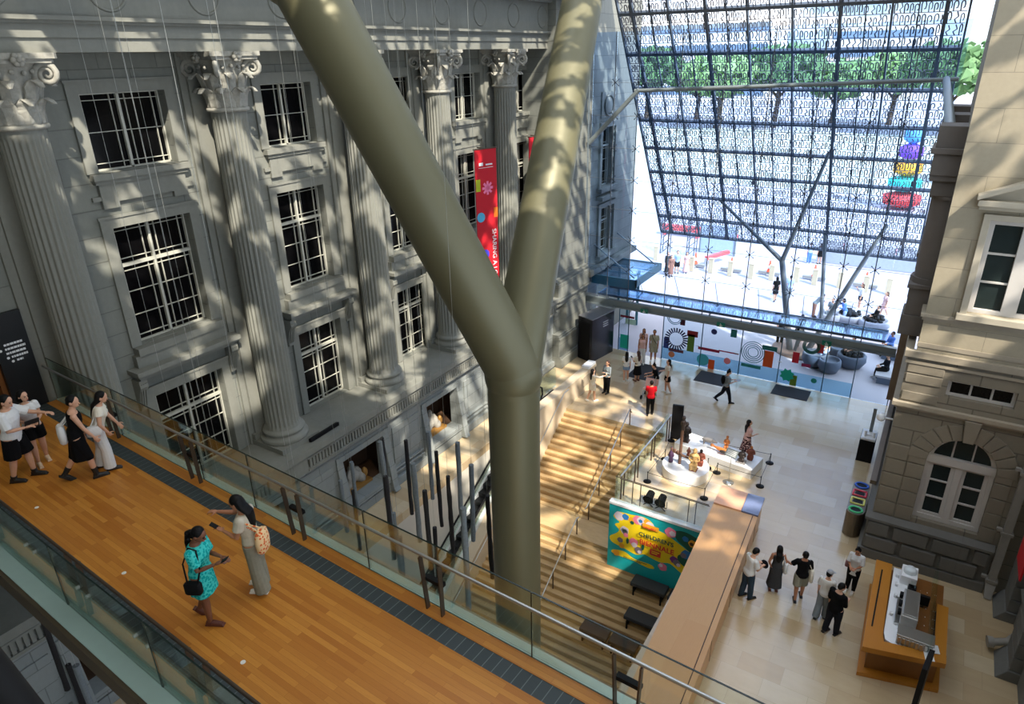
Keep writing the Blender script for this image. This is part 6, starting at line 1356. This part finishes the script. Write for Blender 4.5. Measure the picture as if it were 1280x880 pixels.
# ================================================================ roof, light, camera
def mk_roof():
    # unseen fritted roof, its leaf gaps masked to set where sun dapples fall
    t=NT('fritted leaf roof'); p=t.pos(); n=t.noise(t.mapping(p,(.7,1.1,1)),1.0,3,.6,.8); n2=t.noise(p,2.4,2,.5)
    f=t.math('ADD',t.math('MULTIPLY',n,.62),t.math('MULTIPLY',n2,.38))
    sp=t.n('ShaderNodeSeparateXYZ'); t.l(p,sp.inputs[0])
    hole=t.math('MULTIPLY',t.math('GREATER_THAN',f,.505),t.math('MULTIPLY',t.math('GREATER_THAN',sp.outputs['Y'],3.2),t.math('MULTIPLY',t.math('MULTIPLY',t.math('GREATER_THAN',sp.outputs['X'],-11.4),t.math('LESS_THAN',sp.outputs['X'],13)),t.math('MAXIMUM',t.math('LESS_THAN',sp.outputs['X'],-4),t.math('GREATER_THAN',sp.outputs['Y'],7.5)))))
    tr=t.n('ShaderNodeBsdfTransparent'); tr2=t.n('ShaderNodeBsdfTransparent'); tr2.inputs[0].default_value=(.25,.245,.222,1)
    d=t.n('ShaderNodeBsdfTranslucent'); d.inputs[0].default_value=(.38,.37,.33,1)
    m1=t.n('ShaderNodeMixShader'); m1.inputs[0].default_value=.7; t.l(d.outputs[0],m1.inputs[1]); t.l(tr2.outputs[0],m1.inputs[2])
    mx=t.n('ShaderNodeMixShader'); t.l(hole,mx.inputs[0]); t.l(m1.outputs[0],mx.inputs[1]); t.l(tr.outputs[0],mx.inputs[2]); return t.done(mx.outputs[0])
m=MB(); m.box(-17.2,42,-3,32.2,21.5,21.53); m.build('ceiling',mk_roof(),kind='structure')
m=MB(); m.box(-17.4,42,-8,-3,21.4,21.7); m.build('ceiling_shade_slab',flat('plain shade slab',srgb(150,146,136),.8),kind='structure')  # unseen solid roof strip added to darken the camera end of the hall
m=MB(); m.box(-17.4,8,-8,-7.5,-5,21.5); m.build('wall_south',STX,kind='structure')
w=bpy.data.worlds.new('World'); SC.world=w; w.use_nodes=True; nt=w.node_tree; nt.nodes.clear()
class WT(NT):
    def __init__(s,t): s.t=t
t=WT(nt); tc=t.n('ShaderNodeTexCoord').outputs['Generated']; sp=t.n('ShaderNodeSeparateXYZ'); t.l(tc,sp.inputs[0])
sky=t.ramp(sp.outputs['Z'],[(0,(.34,.39,.44)),(.04,(.17,.26,.37)),(.22,(.14,.24,.40)),(.45,(.56,.66,.84)),(1,(.68,.76,.90))])
cl=t.noise(t.mapping(tc,(1,1,2.6)),3.2,7,.6); cf=t.math('MULTIPLY',t.math('SUBTRACT',cl,.47),4.0)
cfc=t.n('ShaderNodeClamp'); t.l(cf,cfc.inputs[0])
col=t.mix(cfc.outputs[0],sky,(.95,.97,1.0))
bg=t.n('ShaderNodeBackground'); t.l(col,bg.inputs[0]); bg.inputs[1].default_value=SKY_STRENGTH if 'SKY_STRENGTH' in globals() else 2.9
out=t.n('ShaderNodeOutputWorld'); t.l(bg.outputs[0],out.inputs[0])
su=bpy.data.lights.new('sun','SUN'); su.energy=6.8; su.angle=radians(.8); su.color=(1,.91,.78)
so=bpy.data.objects.new('sun',su); COL.objects.link(so); so.rotation_euler=V((-.58,.34,-.74)).to_track_quat('-Z','Y').to_euler()
cam=bpy.data.cameras.new('camera'); co=bpy.data.objects.new('camera',cam); COL.objects.link(co)
F=853.36; cam.sensor_fit='HORIZONTAL'; cam.sensor_width=36; cam.lens=36*F/1280; cam.clip_start=.05; cam.clip_end=1500
h,pt,ro=[radians(a) for a in (32.381,23.517,-1.191)]
fw=V((-sin(h)*cos(pt),cos(h)*cos(pt),-sin(pt))); rt=fw.cross(V((0,0,1))).normalized(); up=rt.cross(fw)
r2=rt*cos(ro)+up*sin(ro); u2=up*cos(ro)-rt*sin(ro)
co.matrix_world=Matrix(((r2.x,u2.x,-fw.x,0),(r2.y,u2.y,-fw.y,0),(r2.z,u2.z,-fw.z,15),(0,0,0,1)))
SC.camera=co
SC.view_settings.view_transform='Standard'; SC.view_settings.look='None'; SC.view_settings.gamma=1; SC.view_settings.use_curve_mapping=False
SC.view_settings.exposure=0.5
try:
    SC.cycles.max_bounces=10; SC.cycles.transparent_max_bounces=24; SC.cycles.diffuse_bounces=5; SC.cycles.glossy_bounces=4; SC.cycles.sample_clamp_indirect=6; SC.cycles.caustics_reflective=False; SC.cycles.caustics_refractive=False
except Exception: pass
